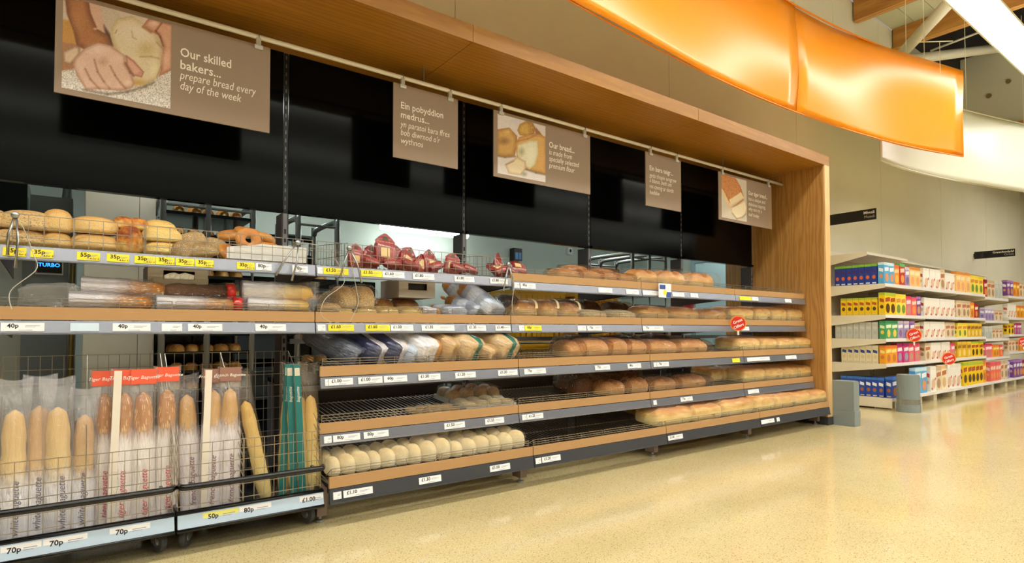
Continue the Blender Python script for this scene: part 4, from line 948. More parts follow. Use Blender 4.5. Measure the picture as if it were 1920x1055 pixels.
# fourth shelf
run(3, 4, [(1130, 1180), (1178, 1222)], 'brown_loaf', 'cob', 'brown', 'round grainy brown loaf', 'loaf', .22, .115, wrap='brown_film', group='round brown loaves on the fourth shelf')
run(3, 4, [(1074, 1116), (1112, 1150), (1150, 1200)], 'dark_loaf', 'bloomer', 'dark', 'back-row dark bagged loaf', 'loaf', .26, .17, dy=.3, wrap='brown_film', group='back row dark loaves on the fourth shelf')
run(4, 4, [(1223, 1276), (1272, 1332)], 'brown_loaf', 'cob', 'brown', 'round seeded brown loaf', 'loaf', .22, .11, wrap='brown_film', group='round brown loaves in the fourth bay')
run(5, 4, [(1390, 1432), (1430, 1466), (1463, 1494), (1492, 1525)], 'tin_loaf', 'slab', 'tin', 'square topped white tin loaf', 'loaf', .28, .13, wrap='clear_film', group='square white loaves on the fourth shelf')
run(4, 4, [(1328, 1352), (1350, 1386)], 'tin_loaf', 'slab', 'tin', 'back-row white tin loaf', 'loaf', .24, .12, dy=.34, wrap='clear_film', group='back row white loaves')
# bottom shelf
run(4, 5, [(1226, 1300), (1297, 1352), (1348, 1414)], 'tin_loaf', 'tinsplit', 'tin', 'golden split tin loaf', 'loaf', .26, .13, wrap='clear_film', group='golden split tin loaves')
run(4, 5, [(1200, 1262), (1258, 1318), (1315, 1370)], 'tin_loaf', 'tin', 'gold', 'back-row dark gold loaf', 'loaf', .26, .15, dy=.44, wrap='brown_film', group='back row dark gold loaves')
run(5, 5, [(1408, 1450), (1448, 1484), (1482, 1517), (1515, 1549)], 'tin_loaf', 'slab', 'tin', 'square golden tin loaf', 'loaf', .3, .135, wrap='clear_film', group='square golden tin loaves')

# --- packs of soft rolls (second bay) : each pack holds its rolls in one film bag
def roll_pack(label, bay, tier, px0, px1, dy, dep, hgt, m, nx, ny, group, lift=0, rz=0, wrap='clear_film', stickcol=None, tray=False):
    Y = TIER[tier][0] + max(.03, dy - dep / 2) + .02; xa, xb = PX(px0, Y), PX(px1, Y); W = (xb - xa) * .98
    t = thing('roll_pack', label, 'bread rolls', deck(bay, tier, (xa + xb) / 2, dy, lift), group, (TILT, 0, rz))
    z0 = 0
    if tray:
        obj('tray', MB().box(-W / 2, W / 2, -dep / 2, dep / 2, 0, .004).box(-W / 2, W / 2, -dep / 2, -dep / 2 + .004, .004, .028).box(-W / 2, W / 2, dep / 2 - .004, dep / 2, .004, .028).box(-W / 2, -W / 2 + .004, -dep / 2, dep / 2, .004, .028).box(W / 2 - .004, W / 2, -dep / 2, dep / 2, .004, .028).mesh('tray', mat('white_tray', (226, 224, 222), .4)), t); z0 = .005
    for i in range(nx):
        for j in range(ny):
            sz = (W / nx * .99, dep / ny * .99, hgt * (.86 + .12 * ((i * 7 + j * 3) % 3) / 2))
            obj('roll', bmesh_('bun', m, (i + j) % 3), t, (-W / 2 + W * (i + .5) / nx, -dep / 2 + dep * (j + .5) / ny, z0), (0, 0, .3 * i), sz)
    obj('wrapper', bag(wrap, (nx + ny) % 4), t, (0, 0, -.004), (0, 0, 0), (W * .99, dep * .98, hgt * 1.12))
    if stickcol: obj('sticker', blob_sticker(stickcol), t, (W * .1, 0, 0), (0, 0, 0), (W * .3, dep * 1.04, hgt * 1.1))
    return t
M_ostk = mat('orange_sticker', (232, 150, 70), .5)
for i, (a, b, dy, h) in enumerate([(616, 694, .17, .105), (692, 768, .19, .10), (766, 846, .17, .12), (845, 918, .18, .10), (916, 984, .17, .11)]):
    roll_pack(lab('pack of pale floured rolls', 2, 5, 5, i), 2, 5, a, b, dy, .24, h, 'white', 3, 2, 'packs of pale rolls', 0, 0, 'clear_film')
roll_pack('pack of pale rolls perched behind the others on bottom shelf of the second bay', 2, 5, 795, 868, .36, .2, .17, 'white', 3, 2, 'packs of pale rolls')
roll_pack('lower clear tray of iced buns on fourth shelf of the second bay', 2, 4, 870, 966, .15, .2, .05, 'floury', 4, 2, 'clear trays of buns', tray=True)
roll_pack('dark topped clear tray of buns behind the front one on the fourth shelf', 2, 4, 838, 940, .36, .2, .09, 'brown', 4, 2, 'clear trays of buns', tray=True, wrap='clear_film')
roll_pack('flat pack of small oat rolls in middle of fourth shelf, second bay', 2, 4, 776, 862, .13, .16, .035, 'oat', 5, 2, 'clear trays of buns')

# --- second shelf of the second bay
run(2, 2, [(632, 672), (666, 706)], 'seeded_loaf', 'bloomer', 'oat', 'tall seeded loaf in crinkled bag', 'loaf', .2, .13, dy=.15, wrap='clear_film', group='seeded loaves', lift=.035)
run(2, 2, [(610, 660)], 'seeded_loaf', 'bloomer', 'brownseed', 'dark seeded loaf in bag behind the tall ones', 'loaf', .2, .13, dy=.3, wrap='clear_film', extra=',')
run(2, 2, [(602, 668), (664, 710), (708, 752), (750, 796)], 'flat_loaf', 'bloomer', 'finger', 'low pale bread pack', 'bread', .18, .055, wrap='clear_film', group='low pale bread packs')
run(2, 2, [(704, 742), (740, 790)], 'brown_loaf', 'bloomer', 'gold', 'back-row golden brown loaf', 'loaf', .18, .10, dy=.3, wrap='clear_film', group='back row golden loaves')

# printed opaque bags (white with a blue band, white paper, teal stripe)
def print_bag_mat(name, base, band, window, b0=.2, b1=.38, w0=.55, w1=1.1, axis='X'):
    m, nt, b = base_mat(name); L = nt.links.new
    tc = nt.nodes.new('ShaderNodeTexCoord'); sp = nt.nodes.new('ShaderNodeSeparateXYZ'); L(tc.outputs['Generated'], sp.inputs[0])
    r = nt.nodes.new('ShaderNodeValToRGB'); cr = r.color_ramp; cr.interpolation = 'CONSTANT'
    cr.elements[0].position = 0; cr.elements[0].color = lin(base); cr.elements[1].position = b0; cr.elements[1].color = lin(band)
    e = cr.elements.new(b1); e.color = lin(base); e = cr.elements.new(w0); e.color = lin(window)
    if w1 < 1: e = cr.elements.new(w1); e.color = lin(base)
    L(sp.outputs[axis], r.inputs[0]); L(r.outputs[0], b.inputs['Base Color'])
    n = nt.nodes.new('ShaderNodeTexNoise'); n.inputs['Scale'].default_value = 9; bp = nt.nodes.new('ShaderNodeBump'); bp.inputs['Strength'].default_value = .5; bp.inputs['Distance'].default_value = .02
    L(tc.outputs['Generated'], n.inputs['Vector']); L(n.outputs[0], bp.inputs['Height']); L(bp.outputs[0], b.inputs['Normal'])
    setin(b, 'Roughness', .28); setin(b, 'Coat Weight', .4); MATS[name] = m; return m
print_bag_mat('navy_white_bag', (226, 222, 228), (40, 44, 82), (230, 176, 90), .0, .26, .62, .9)
print_bag_mat('plain_white_bag', (236, 232, 236), (220, 216, 224), (214, 148, 78), .1, .2, .66, 1.1)
print_bag_mat('teal_stripe_bag', (206, 172, 124), (38, 120, 104), (222, 190, 140), .38, .62, .62, 1.1)
print_bag_mat('smoky_bag', (86, 92, 110), (60, 66, 84), (104, 108, 122), .3, .5, .6, 1.1)
print_bag_mat('ice_blue_bag', (196, 206, 228), (226, 232, 244), (214, 150, 74), .3, .5, .62, 1.1, 'Y')
print_bag_mat('kraft_bag', (206, 168, 116), (190, 150, 98), (226, 190, 140), .3, .5, .6, 1.1)
def printed(label, mname, bay, tier, px0, px1, dy, dep, hgt, rot, group, name='bagged_loaf', lift=0, extra=None):
    dy += .025; lift += dep * .5 * max(0, math.sin(rot[0]) - math.tan(TILT)); Y = TIER[tier][0] + max(.03, dy - dep / 2) + .02; xa, xb = PX(px0, Y), PX(px1, Y); W = (xb - xa) * .93
    t = thing(name, label, 'loaf', deck(bay, tier, (xa + xb) / 2, dy, lift), group, rot)
    obj('printed_bag', bag(mname, 1 + int(px0) % 3), t, (0, 0, -.003), (0, 0, 0), (W, dep, hgt))
    obj('film_sheen', cached('sheen', lambda: bag_mesh(M_film, 5, True, 1.1, .08, 'film_sheen')), t, (0, 0, -.003), (0, 0, 0), (W, dep, hgt))
    return t
L_ = R(26)
printed('dark smoky bagged loaf at left end of third shelf, second bay', 'smoky_bag', 2, 3, 608, 662, .2, .3, .12, (L_, 0, 0.78), 'bagged loaves leaning on the third shelf')
printed('leftmost navy and white bagged loaf leaning on the third shelf', 'navy_white_bag', 2, 3, 658, 708, .19, .28, .13, (L_, 0, 0.63), 'bagged loaves leaning on the third shelf')
printed('second navy and white bagged loaf leaning on the third shelf', 'navy_white_bag', 2, 3, 700, 748, .19, .28, .135, (L_, 0, 0.58), 'bagged loaves leaning on the third shelf')
printed('slumped clear bagged loaf between white bags on the third shelf', 'ice_blue_bag', 2, 3, 738, 770, .17, .26, .11, (L_, 0, 0.58), 'bagged loaves leaning on the third shelf')
printed('white paper bagged loaf in the middle of third shelf, second bay', 'plain_white_bag', 2, 3, 760, 812, .18, .28, .15, (L_, 0, 0.38), 'bagged loaves leaning on the third shelf')
printed('kraft brown bagged loaf left of the teal striped bags', 'kraft_bag', 2, 3, 806, 842, .18, .28, .15, (L_, 0, 0.53), 'bagged loaves leaning on the third shelf')
printed('left teal striped bagged loaf on the third shelf', 'teal_stripe_bag', 2, 3, 836, 898, .18, .28, .15, (L_, 0, 0.53), 'bagged loaves leaning on the third shelf')
printed('kraft brown bagged loaf between the two teal striped bags', 'kraft_bag', 2, 3, 888, 922, .15, .26, .10, (L_, 0, 0.53), 'bagged loaves leaning on the third shelf')
printed('right teal striped bagged loaf on the third shelf', 'teal_stripe_bag', 2, 3, 908, 962, .18, .28, .15, (L_, 0, 0.43), 'bagged loaves leaning on the third shelf')
printed('first white wrapped bread pack on second shelf of the second bay', 'plain_white_bag', 2, 2, 790, 822, .1, .16, .06, (TILT, 0, .1), 'white wrapped bread packs')
printed('second white wrapped bread pack on second shelf of the second bay', 'ice_blue_bag', 2, 2, 826, 872, .11, .18, .075, (TILT, 0, .2), 'white wrapped bread packs')
printed('tall pale blue bagged loaf leaning on second shelf, second bay', 'ice_blue_bag', 2, 2, 880, 938, .16, .27, .12, (R(32), .2, .45), 'pale blue bagged loaves')
printed('upper pale bagged loaf tipped behind the tall blue one', 'ice_blue_bag', 2, 2, 852, 890, .27, .24, .11, (R(40), .1, .5), 'pale blue bagged loaves', lift=.03)
printed('low bagged loaf wedged left of the tall blue one', 'ice_blue_bag', 2, 2, 866, 896, .14, .22, .09, (R(18), 0, .5), 'pale blue bagged loaves')

# --- second shelf of the leftmost bay: bagged baguettes lying along the shelf
M_sleeve_lay = film_mat('hazy_film', milk=.3, gloss=.5, scale=20)
def baguette_mesh(m, seed=0, n=16, cuts=5):
    V = []; F = []; K = 26
    for j in range(K + 1):
        s = j / K; r = .5 * (max(0.01, 1 - abs(2 * s - 1) ** 9)) ** .5 * (1 - .1 * s + .035 * math.sin(s * cuts * 6.28 + seed))
        for i in range(n):
            a = 2 * math.pi * i / n; k = 1 + .05 * noise.noise(Vector((math.cos(a) * 2, math.sin(a) * 2, s * 6 + seed * 9)))
            if math.sin(a) < -.1: k -= .10 * max(0, math.cos((s * cuts + math.cos(a) * .35) * 2 * math.pi)) ** 4
            V.append((r * math.cos(a) * k, r * math.sin(a) * k, s))
    for j in range(K):
        for i in range(n): F.append((j * n + i, j * n + (i + 1) % n, (j + 1) * n + (i + 1) % n, (j + 1) * n + i))
    F.append(tuple(range(n))[::-1]); F.append(tuple(K * n + i for i in range(n)))
    me = bpy.data.meshes.new('crust'); me.from_pydata(V, [], F); me.materials.append(BR[m]); me.polygons.foreach_set('use_smooth', [True] * len(F)); me.update(); return me
def bag_tube(material, name='sleeve', flat=.5, seed=0, crumple=.07, open_top=.82):
    """Long sleeve: full over the bread, pressed flat above it."""
    V = []; F = []; n = 20; K = 30
    for j in range(K + 1):
        s = j / K; fl = 1.0 if s < open_top - .12 else max(.10, 1 - (s - open_top + .12) / .14 * .9)
        wd = 1.0 if s < open_top - .12 else 1 + .16 * min(1, (s - open_top + .12) / .16)
        for i in range(n):
            a = 2 * math.pi * i / n; x = .5 * math.cos(a) * wd; y = .5 * math.sin(a) * fl
            q = noise.noise(Vector((math.cos(a) * 2.2, math.sin(a) * 2.2 + seed * 4, s * 11))) * crumple
            V.append((x * (1 + q), y * (1 + q) + q * .6 * (s > open_top - .1), s + (.01 * math.sin(a * 2 + seed) if j == K else 0)))
    for j in range(K):
        for i in range(n): F.append((j * n + i, j * n + (i + 1) % n, (j + 1) * n + (i + 1) % n, (j + 1) * n + i))
    F.append(tuple(range(n))[::-1])
    me = bpy.data.meshes.new(name); me.from_pydata(V, [], F); me.materials.append(material); me.polygons.foreach_set('use_smooth', [True] * len(F)); me.update(); return me
def lying(label, px0, px1, dy, lift, rad, m, film, head=None, rz=0, group='baguettes lying on the second shelf'):
    rad *= 1.18; lift *= 1.1
    Y = 3.0 + dy; xa, xb = PX(px0, Y), PX(px1, Y); ln = xb - xa
    p = deck(1, 2, xa, dy, lift); t = thing('wrapped_baguette', label, 'baguette', p, group, (0, 0, rz))
    q = (0, R(90), 0)
    obj('crust', cached(('bg', m, 1), lambda: baguette_mesh(m, 1)), t, (ln * .02, 0, rad), q, (rad * 1.85, rad * 1.9, ln * .9))
    obj('sleeve', cached(('slv', film, 1), lambda: bag_tube(MATS[film], seed=1)), t, (0, 0, rad + .002), q, (rad * 2.05, rad * 2.25, ln))
    if head: obj('label_band', MB().tube([(ln * .80, 0, rad), (ln * .90, 0, rad)], rad * 1.12, 14).mesh('label_band', head, True), t)
sleeve_mat('lay_sleeve', (238, 234, 242), .45, .12, .7, .08)
M_redhead = mat('red_film', (214, 44, 34), .25, coat=.5)
lying('front left tiger baguette lying in film on the second shelf', 128, 300, .075, 0, .036, 'tiger', 'lay_sleeve')
lying('front middle baguette with red band lying on the second shelf', 292, 468, .075, 0, .034, 'tiger', 'lay_sleeve', M_redhead)
lying('front right pale baguette lying on the second shelf', 462, 590, .075, 0, .036, 'finger', 'lay_sleeve')
lying('upper left tiger baguette lying on the second shelf', 150, 325, .13, .055, .037, 'tiger', 'lay_sleeve', None, .02)
lying('upper middle dark baguette with red film end', 300, 452, .14, .05, .038, 'dark', 'clear_film', M_redhead, .02)
lying('upper right fat pale baguette lying on the second shelf', 452, 596, .12, .045, .048, 'finger', 'lay_sleeve', None, -.02)
lying('rear baguette lying behind the tiger ones on second shelf', 200, 420, .26, .02, .04, 'brown', 'lay_sleeve')
t = thing('empty_bag', 'crumpled clear bag slumped at left of the second shelf', 'bag', deck(1, 2, PX(100, 3.2), .2), None)
obj('film', cached('emptybag', lambda: bag_mesh(M_film2, 9, True, 1.1, .16, 'film')), t, (0, 0, 0), (0, 0, 0), (.2, .2, .10))
t = thing('seed_bag', 'clear bag of seeded rolls at left end of second shelf, second bay', 'bag', deck(2, 2, PX(615, 3.1), .1), None)
obj('rolls', bmesh_('bloomer', 'oat', 2), t, (0, 0, 0), (0, 0, 0), (.12, .14, .07)); obj('film', bag('clear_film', 3), t, (0, 0, 0), (0, 0, 0), (.14, .16, .1))

# --- baguettes standing in the trolleys
M_redscript = mat('red_script_ink', (206, 84, 84), .6); M_greyscript = mat('grey_script_ink', (112, 104, 120), .6); M_plumscript = mat('plum_script_ink', (130, 86, 100), .6)
sleeve_mat('plain_sleeve', (244, 240, 246), .38, .06, .86, .15); sleeve_mat('red_sleeve', (248, 238, 234), .56, .06, .9, .12); sleeve_mat('brown_sleeve', (242, 232, 234), .58, .06, .88, .08); sleeve_mat('kraft_sleeve', (206, 178, 142), .05, .04, .3, .06)
M_headred = mat('orange_red_header', (232, 92, 60), .45); M_headbrown = mat('brown_header', (150, 106, 90), .5); M_teal = mat('teal_stripe', (30, 112, 108), .45); M_paleside = mat('pale_paper_gusset', (228, 216, 200), .6)
def standing(label, px, Y, zb, ln, rad, m, film, lean, head=None, hword='', script=None, stripe=False, yaw=0, group='standing baguettes', bread_top=.8, gusset=False):
    X = PX(px, Y, 800)
    t = thing('bagged_baguette', label, 'baguette', (X, Y, zb), group, lean)
    obj('crust', cached(('bg', m, 2), lambda: baguette_mesh(m, 2)), t, (0, 0, .006), (0, 0, yaw), (rad * 2.1, rad * 1.8, ln * bread_top))
    obj('sleeve', cached(('st', film), lambda: bag_tube(MATS[film], seed=2, open_top=.9)), t, (0, 0, 0), (0, 0, 0), (rad * 2.5, rad * 2.1, ln))
    if head:
        h = obj('header', MB().box(-rad * 1.24, rad * 1.24, -.006, .006, ln * .90, ln * 1.0).mesh('header', head), t, (0, -.006, 0))
        if hword: obj('lettering', text_mesh(hword, .02, M_whitetext, 0, .2, 'CENTER'), h, (0, -.0068, ln * .935))
    if script:
        mm, word = script; o = obj('lettering', text_mesh(word, .034, mm, 0, .35), t, (rad * .35, -rad * 1.1, ln * .05), (0, R(-90), 0))
    if stripe:
        s = obj('teal_stripe', MB().box(-.016, .016, -.001, .001, .01, ln * .985).mesh('teal_stripe', M_teal), t, (-rad * .55, -rad * 1.1, 0)); obj('white_block', MB().box(-.012, .012, -.0022, -.001, ln * .9, ln * .96).mesh('white_block', mat('cream_block', (214, 204, 180), .6)), s)
        obj('lettering', text_mesh('baguette', .022, M_whitetext, 0, .3), s, (.006, -.0024, ln * .7), (0, R(-90), 0))
    if gusset: obj('gusset', MB().box(-.014, .014, -.001, .001, .01, ln * .99).mesh('gusset', M_paleside), t, (-rad * .8, -rad * 1.05, 0))
    return t
z0 = .131; la = R(-9)
for i, (px, Y, ln, rx, ry, rad) in enumerate([(-46, 2.96, .62, -.14, 0, .038), (27, 2.93, .63, -.13, .01, .039), (72, 2.955, .64, -.12, .0, .038), (115, 2.93, .63, -.12, -.01, .041), (154, 2.95, .58, -.13, .02, .036)]):
    standing(['cropped plain baguette in clear sleeve at the picture edge', 'first plain baguette in clear sleeve from left in the trolley', 'second plain baguette in clear sleeve from left in the trolley', 'third plain baguette in clear sleeve from left in the trolley', 'fourth, shorter plain baguette beside the red topped ones'][i], px, Y, z0, ln, rad, 'finger' if i % 2 else 'bap', 'plain_sleeve', (rx, ry, .15 * (i % 2)), script=(M_greyscript, 'white baguette') if i else None, group='plain baguettes in clear sleeves', bread_top=.8)
for i, (px, Y, ln, rx, ry) in enumerate([(196, 3.0, .645, -.10, 0), (226, 2.95, .65, -.10, .03), (270, 2.94, .65, -.10, .0), (312, 2.96, .655, -.09, .01)]):
    standing(ORD[i] + ' tiger baguette under an orange-red header from left', px, Y, z0, ln, .037, 'tiger', 'red_sleeve', (rx, ry, 0), M_headred, 'Tiger Baguette', (M_redscript, 'tiger baguette'), group='red topped tiger baguettes', bread_top=.84, gusset=i == 1)
for i, (px, Y, ln, rx, ry) in enumerate([(362, 2.97, .62, -.10, -.04), (394, 2.94, .64, -.10, .04), (430, 2.93, .645, -.10, .02)]):
    standing(ORD[i] + ' brown-topped baguette in papery sleeve from left', px, Y, z0, ln, .037, 'bap', 'brown_sleeve', (rx, ry, 0), M_headbrown if i else None, 'French Baguette' if i else '', (M_plumscript, 'french baguette'), group='brown topped baguettes', bread_top=.84, gusset=i == 1)
standing('leaning pale baguette in kraft sleeve between brown-topped and teal striped ones', 502, 2.93, z0, .64, .032, 'finger', 'kraft_sleeve', (-.10, -.19, 0), group='teal striped baguettes', gusset=False, bread_top=.76)
for i, (px, Y, ry) in enumerate([(533, 3.0, .06), (556, 2.97, -.02), (572, 2.95, -.03), (590, 2.93, -.02)]):
    standing(['leftmost teal striped baguette bag in the trolley', 'second teal striped baguette bag in the trolley', 'third teal striped baguette bag in the trolley', 'pale baguette in clear bag at right end of the trolley'][i], px, Y, z0, .655, .032, 'finger', 'kraft_sleeve', (-.09, ry, 0), stripe=i < 3, group='teal striped baguettes', bread_top=.74)

# --- serving tongs hung on cords, and their cords
def tongs(label, top, legs, cord):
    t = thing('serving_tongs', label, 'tongs', top, 'hanging serving tongs')
    P = [Vector(l) - Vector(top) for l in legs]
    obj('arm', MB().tube([(0, 0, 0), P[0] * .5 + Vector((-.008, -.012, 0)), P[0]], .004, 6, radii=[.004, .0045, .006]).mesh('arm', M_steel, True), t); obj('arm', MB().tube([(.004, 0, 0), P[1] * .5 + Vector((.008, -.012, 0)), P[1]], .004, 6, radii=[.004, .0045, .006]).mesh('arm', M_steel, True), t)
    obj('hinge', MB().lathe([(.012, -.01), (.014, 0), (.012, .01)], 12, (0, 0, 0), 'Y').mesh('hinge', M_steel, True), t)
    o = obj('cord', MB().tube([Vector(c) - Vector(top) for c in cord], .0017, 5).mesh('cord', mat('grey_cord', (196, 190, 180), .6), True), t)
def smooth(pts, n=8):
    P = [Vector(p) for p in pts]; out = []
    for i in range(len(P) - 1):
        a, b, c, d = P[max(i - 1, 0)], P[i], P[i + 1], P[min(i + 2, len(P) - 1)]
        for k in range(n):
            s = k / n; out.append(.5 * ((2 * b) + (c - a) * s + (2 * a - 5 * b + 4 * c - d) * s * s + (3 * b - a - 3 * c + d) * s ** 3))
    return out + [P[-1]]
yt = 2.962
tongs('serving tongs hung beside the bagels with a looping cord', at(558, 455, yt), [at(517, 516, yt - .01), at(547, 526, yt - .015)], smooth([at(558, 455, yt), at(600, 462, yt), at(635, 495, yt), at(645, 530, 2.95), at(610, 560, 2.95), at(602, 590, 2.94), at(622, 604, 2.94)]))
tongs('serving tongs with black tips hung left of the red packets', at(655, 465, yt), [at(638, 520, yt - .01), at(678, 530, yt - .015)], smooth([at(655, 465, yt), at(660, 500, yt), at(668, 540, yt), at(671, 570, 2.95), at(656, 603, 2.94)]))
tongs('serving tongs hung at left end of the middle bay', at(953, 495, yt), [at(944, 545, yt - .01), at(961, 545, yt - .015)], smooth([at(953, 495, yt), at(964, 530, yt), at(960, 570, 2.94), at(965, 597, 2.94), at(982, 606, 2.94)]))
tongs('serving tongs hung over the seeded rolls at the picture edge', at(28, 403, yt), [at(14, 478, yt - .01), at(29, 502, yt - .015)], smooth([at(28, 403, yt), at(45, 430, yt), at(62, 475, yt), at(68, 505, 2.95), at(20, 545, 2.95), at(22, 580, 2.94)]))

# --- tissue dispensers under the top shelf
def dispenser(label, px0, px1, paper):
    x0, x1 = PX(px0, 3.13, 520), PX(px1, 3.13, 520); w = x1 - x0
    t = thing('tissue_dispenser', label, 'dispenser', (x0, 3.13, 1.142), 'bakery tissue dispensers'); m = mat('grey_card', (170, 160, 148), .6)
    b = MB().box(0, w, 0, .004, 0, .045).box(0, w, 0, .004, .085, .108).box(0, w * .25, 0, .004, .045, .085).box(w * .77, w, 0, .004, .045, .085)
    b.box(0, .004, .004, .26, 0, .108).box(w - .004, w, .004, .26, 0, .108).box(.004, w - .004, .004, .26, 0, .004).box(.004, w - .004, .256, .26, .004, .108).box(.004, w - .004, .004, .256, .104, .108)
    obj('box', b.mesh('box', m), t)
    if paper:
        p = MB(); q = [w * (.26 + .5 * k / 6) for k in range(7)]; zz = [.05, .06, .064, .058, .066, .062, .055]
        for k in range(6): p.quad([(q[k], .006, .045), (q[k + 1], .006, .045), (q[k + 1], .002 - .01 * (k % 2), zz[k + 1] + .012), (q[k], .002 - .01 * ((k + 1) % 2), zz[k] + .012)])
        obj('tissue', p.mesh('tissue', mat('white_tissue', (246, 246, 246), .8)), t)
    else: obj('dark_sleeve', MB().box(w * .25, w * .77, .02, .03, .03, .1).mesh('dark_sleeve', M_black), t)
dispenser('grey tissue dispenser with white paper under the leftmost top basket', 277, 390, True)
dispenser('grey tissue dispenser with dark slot under the second top basket', 748, 816, False)

# ================================================================== bakery room contents
M_bakelamp = emission('bakery_lamp_glow', BAKERY_TINT, BAKERY_POWER)
def fitting(label, x0, x1, y, z):
    t = thing('fluorescent_fitting', label, 'light', (x0, y, z), 'bakery fluorescent fittings'); w = x1 - x0
    obj('housing', MB().box(0, w, -.07, .07, .05, .09).mesh('housing', M_trough), t); obj('diffuser', MB().prism([(-.065, .05), (-.055, 0), (-.03, -.02), (.03, -.02), (.055, 0), (.065, .05)], .01, w - .01, 'X').mesh('diffuser', M_bakelamp), t)
    for x in (.2, w - .2): obj('hanger', MB().wire((x, 0, .09), (x, 0, 2.6 - z), .004).mesh('hanger', M_grey), t)
p0, p1 = at(714, 427, 7.2), at(876, 449, 7.2)
fitting('long glowing fluorescent fitting seen behind the red packets', p0.x, p1.x, 7.2, p0.z)
fitting('fluorescent fitting glowing behind the steel racks', 1.5, 2.6, 6.6, 2.42)
fitting('fluorescent fitting at the ceiling over the oven', -1.9, -.42, 5.35, 1.99)
fitting('fluorescent fitting over the yellow crates', 4.4, 5.9, 5.4, 2.45)
fitting('added unseen fill lamp over the beige cabinet and bread rack', .0, 1.5, 4.0, 2.42)  # unseen lamp added to brighten the cabinet front
fitting('fluorescent fitting near the pale blue door', 6.4, 7.9, 5.2, 2.45)

M_ovensteel = mat('oven_steel', (150, 158, 158), .3, .7); M_ovendark = mat('oven_dark_glass', (22, 26, 26), .15); M_ovengrey = mat('oven_grey_panel', (96, 104, 106), .4, .3)
t = thing('bakery_oven', 'steel rack oven with glowing blue display behind the leftmost bay', 'oven', (-1.5, 4.6, 0)); W = 1.46
obj('body', MB().box(0, W, .03, .9, 0, 1.62).mesh('body', M_ovensteel), t)
obj('door', MB().box(.25, 1.02, -.01, .028, .15, 1.55).mesh('door', M_ovensteel), t)
obj('control_panel', MB().box(1.2, 1.42, -.012, .028, .6, 1.5).mesh('control_panel', M_ovengrey), t)
d = obj('display', MB().box(1.268, 1.392, -.02, -.013, 1.30, 1.405).mesh('display', M_ovendark), t)
obj('bezel', MB().box(1.262, 1.398, -.0225, -.012, 1.29, 1.30).box(1.262, 1.398, -.0225, -.012, 1.405, 1.413).box(1.262, 1.268, -.0225, -.012, 1.30, 1.405).box(1.392, 1.398, -.0225, -.012, 1.30, 1.405).mesh('bezel', M_steel), d)
obj('lettering', text_mesh('TURBO', .032, emission('display_blue', (.03, .25, 1.0), 3.0), .02), d, (1.276, -.0215, 1.34))
obj('door_handle', MB().tube([(1.06, -.01, .7), (1.06, -.06, .74), (1.06, -.06, 1.42), (1.06, -.01, 1.46)], .014, 8).mesh('door_handle', M_steel, True), t)
obj('brass_pipe', MB().tube([(1.445, -.03, .2), (1.445, -.03, 1.45)], .013, 8).mesh('brass_pipe', mat('brass_pipe', (132, 112, 60), .35, .6), True), t)
obj('hood', MB().prism([(-.05, 1.62), (.6, 1.62), (.6, 1.80), (.1, 1.85), (-.05, 1.83)], .15, 1.22, 'X').mesh('hood', M_ovendark), t)
obj('vent_panel', MB().box(1.23, 1.44, 0.0, .2, 1.62, 1.78).mesh('vent_panel', M_ovengrey), t)
obj('flue', MB().tube([(1.40, .45, 1.62), (1.40, .45, 2.3), (1.42, .5, 2.58)], .06, 14).mesh('flue', M_ovensteel, True), t)
obj('cable', MB().tube(smooth([(1.05, .2, 2.58), (1.12, .15, 2.2), (1.25, .1, 1.95), (1.3, .1, 1.86)]), .009, 6).mesh('cable', M_black, True), t)
t = thing('proving_cabinet', 'tall beige proving cabinet between the oven and bread rack', 'cabinet', (0.0, 4.35, 0)); M_beige = mat('beige_enamel', (216, 210, 196), .45)
obj('body', MB().box(0, .37, .02, .8, .04, 2.0).mesh('body', M_beige), t); obj('door', MB().box(.004, .278, 0, .019, .06, 1.98).mesh('door', M_beige), t); obj('side_strip', MB().box(.281, .366, 0, .019, .06, 1.98).mesh('side_strip', M_beige), t)
obj('door_handle', MB().box(.25, .265, -.025, 0, 1.0, 1.2).mesh('door_handle', M_steel), t); obj('plinth', MB().box(.01, .36, .03, .78, 0, .04).mesh('plinth', M_black), t)

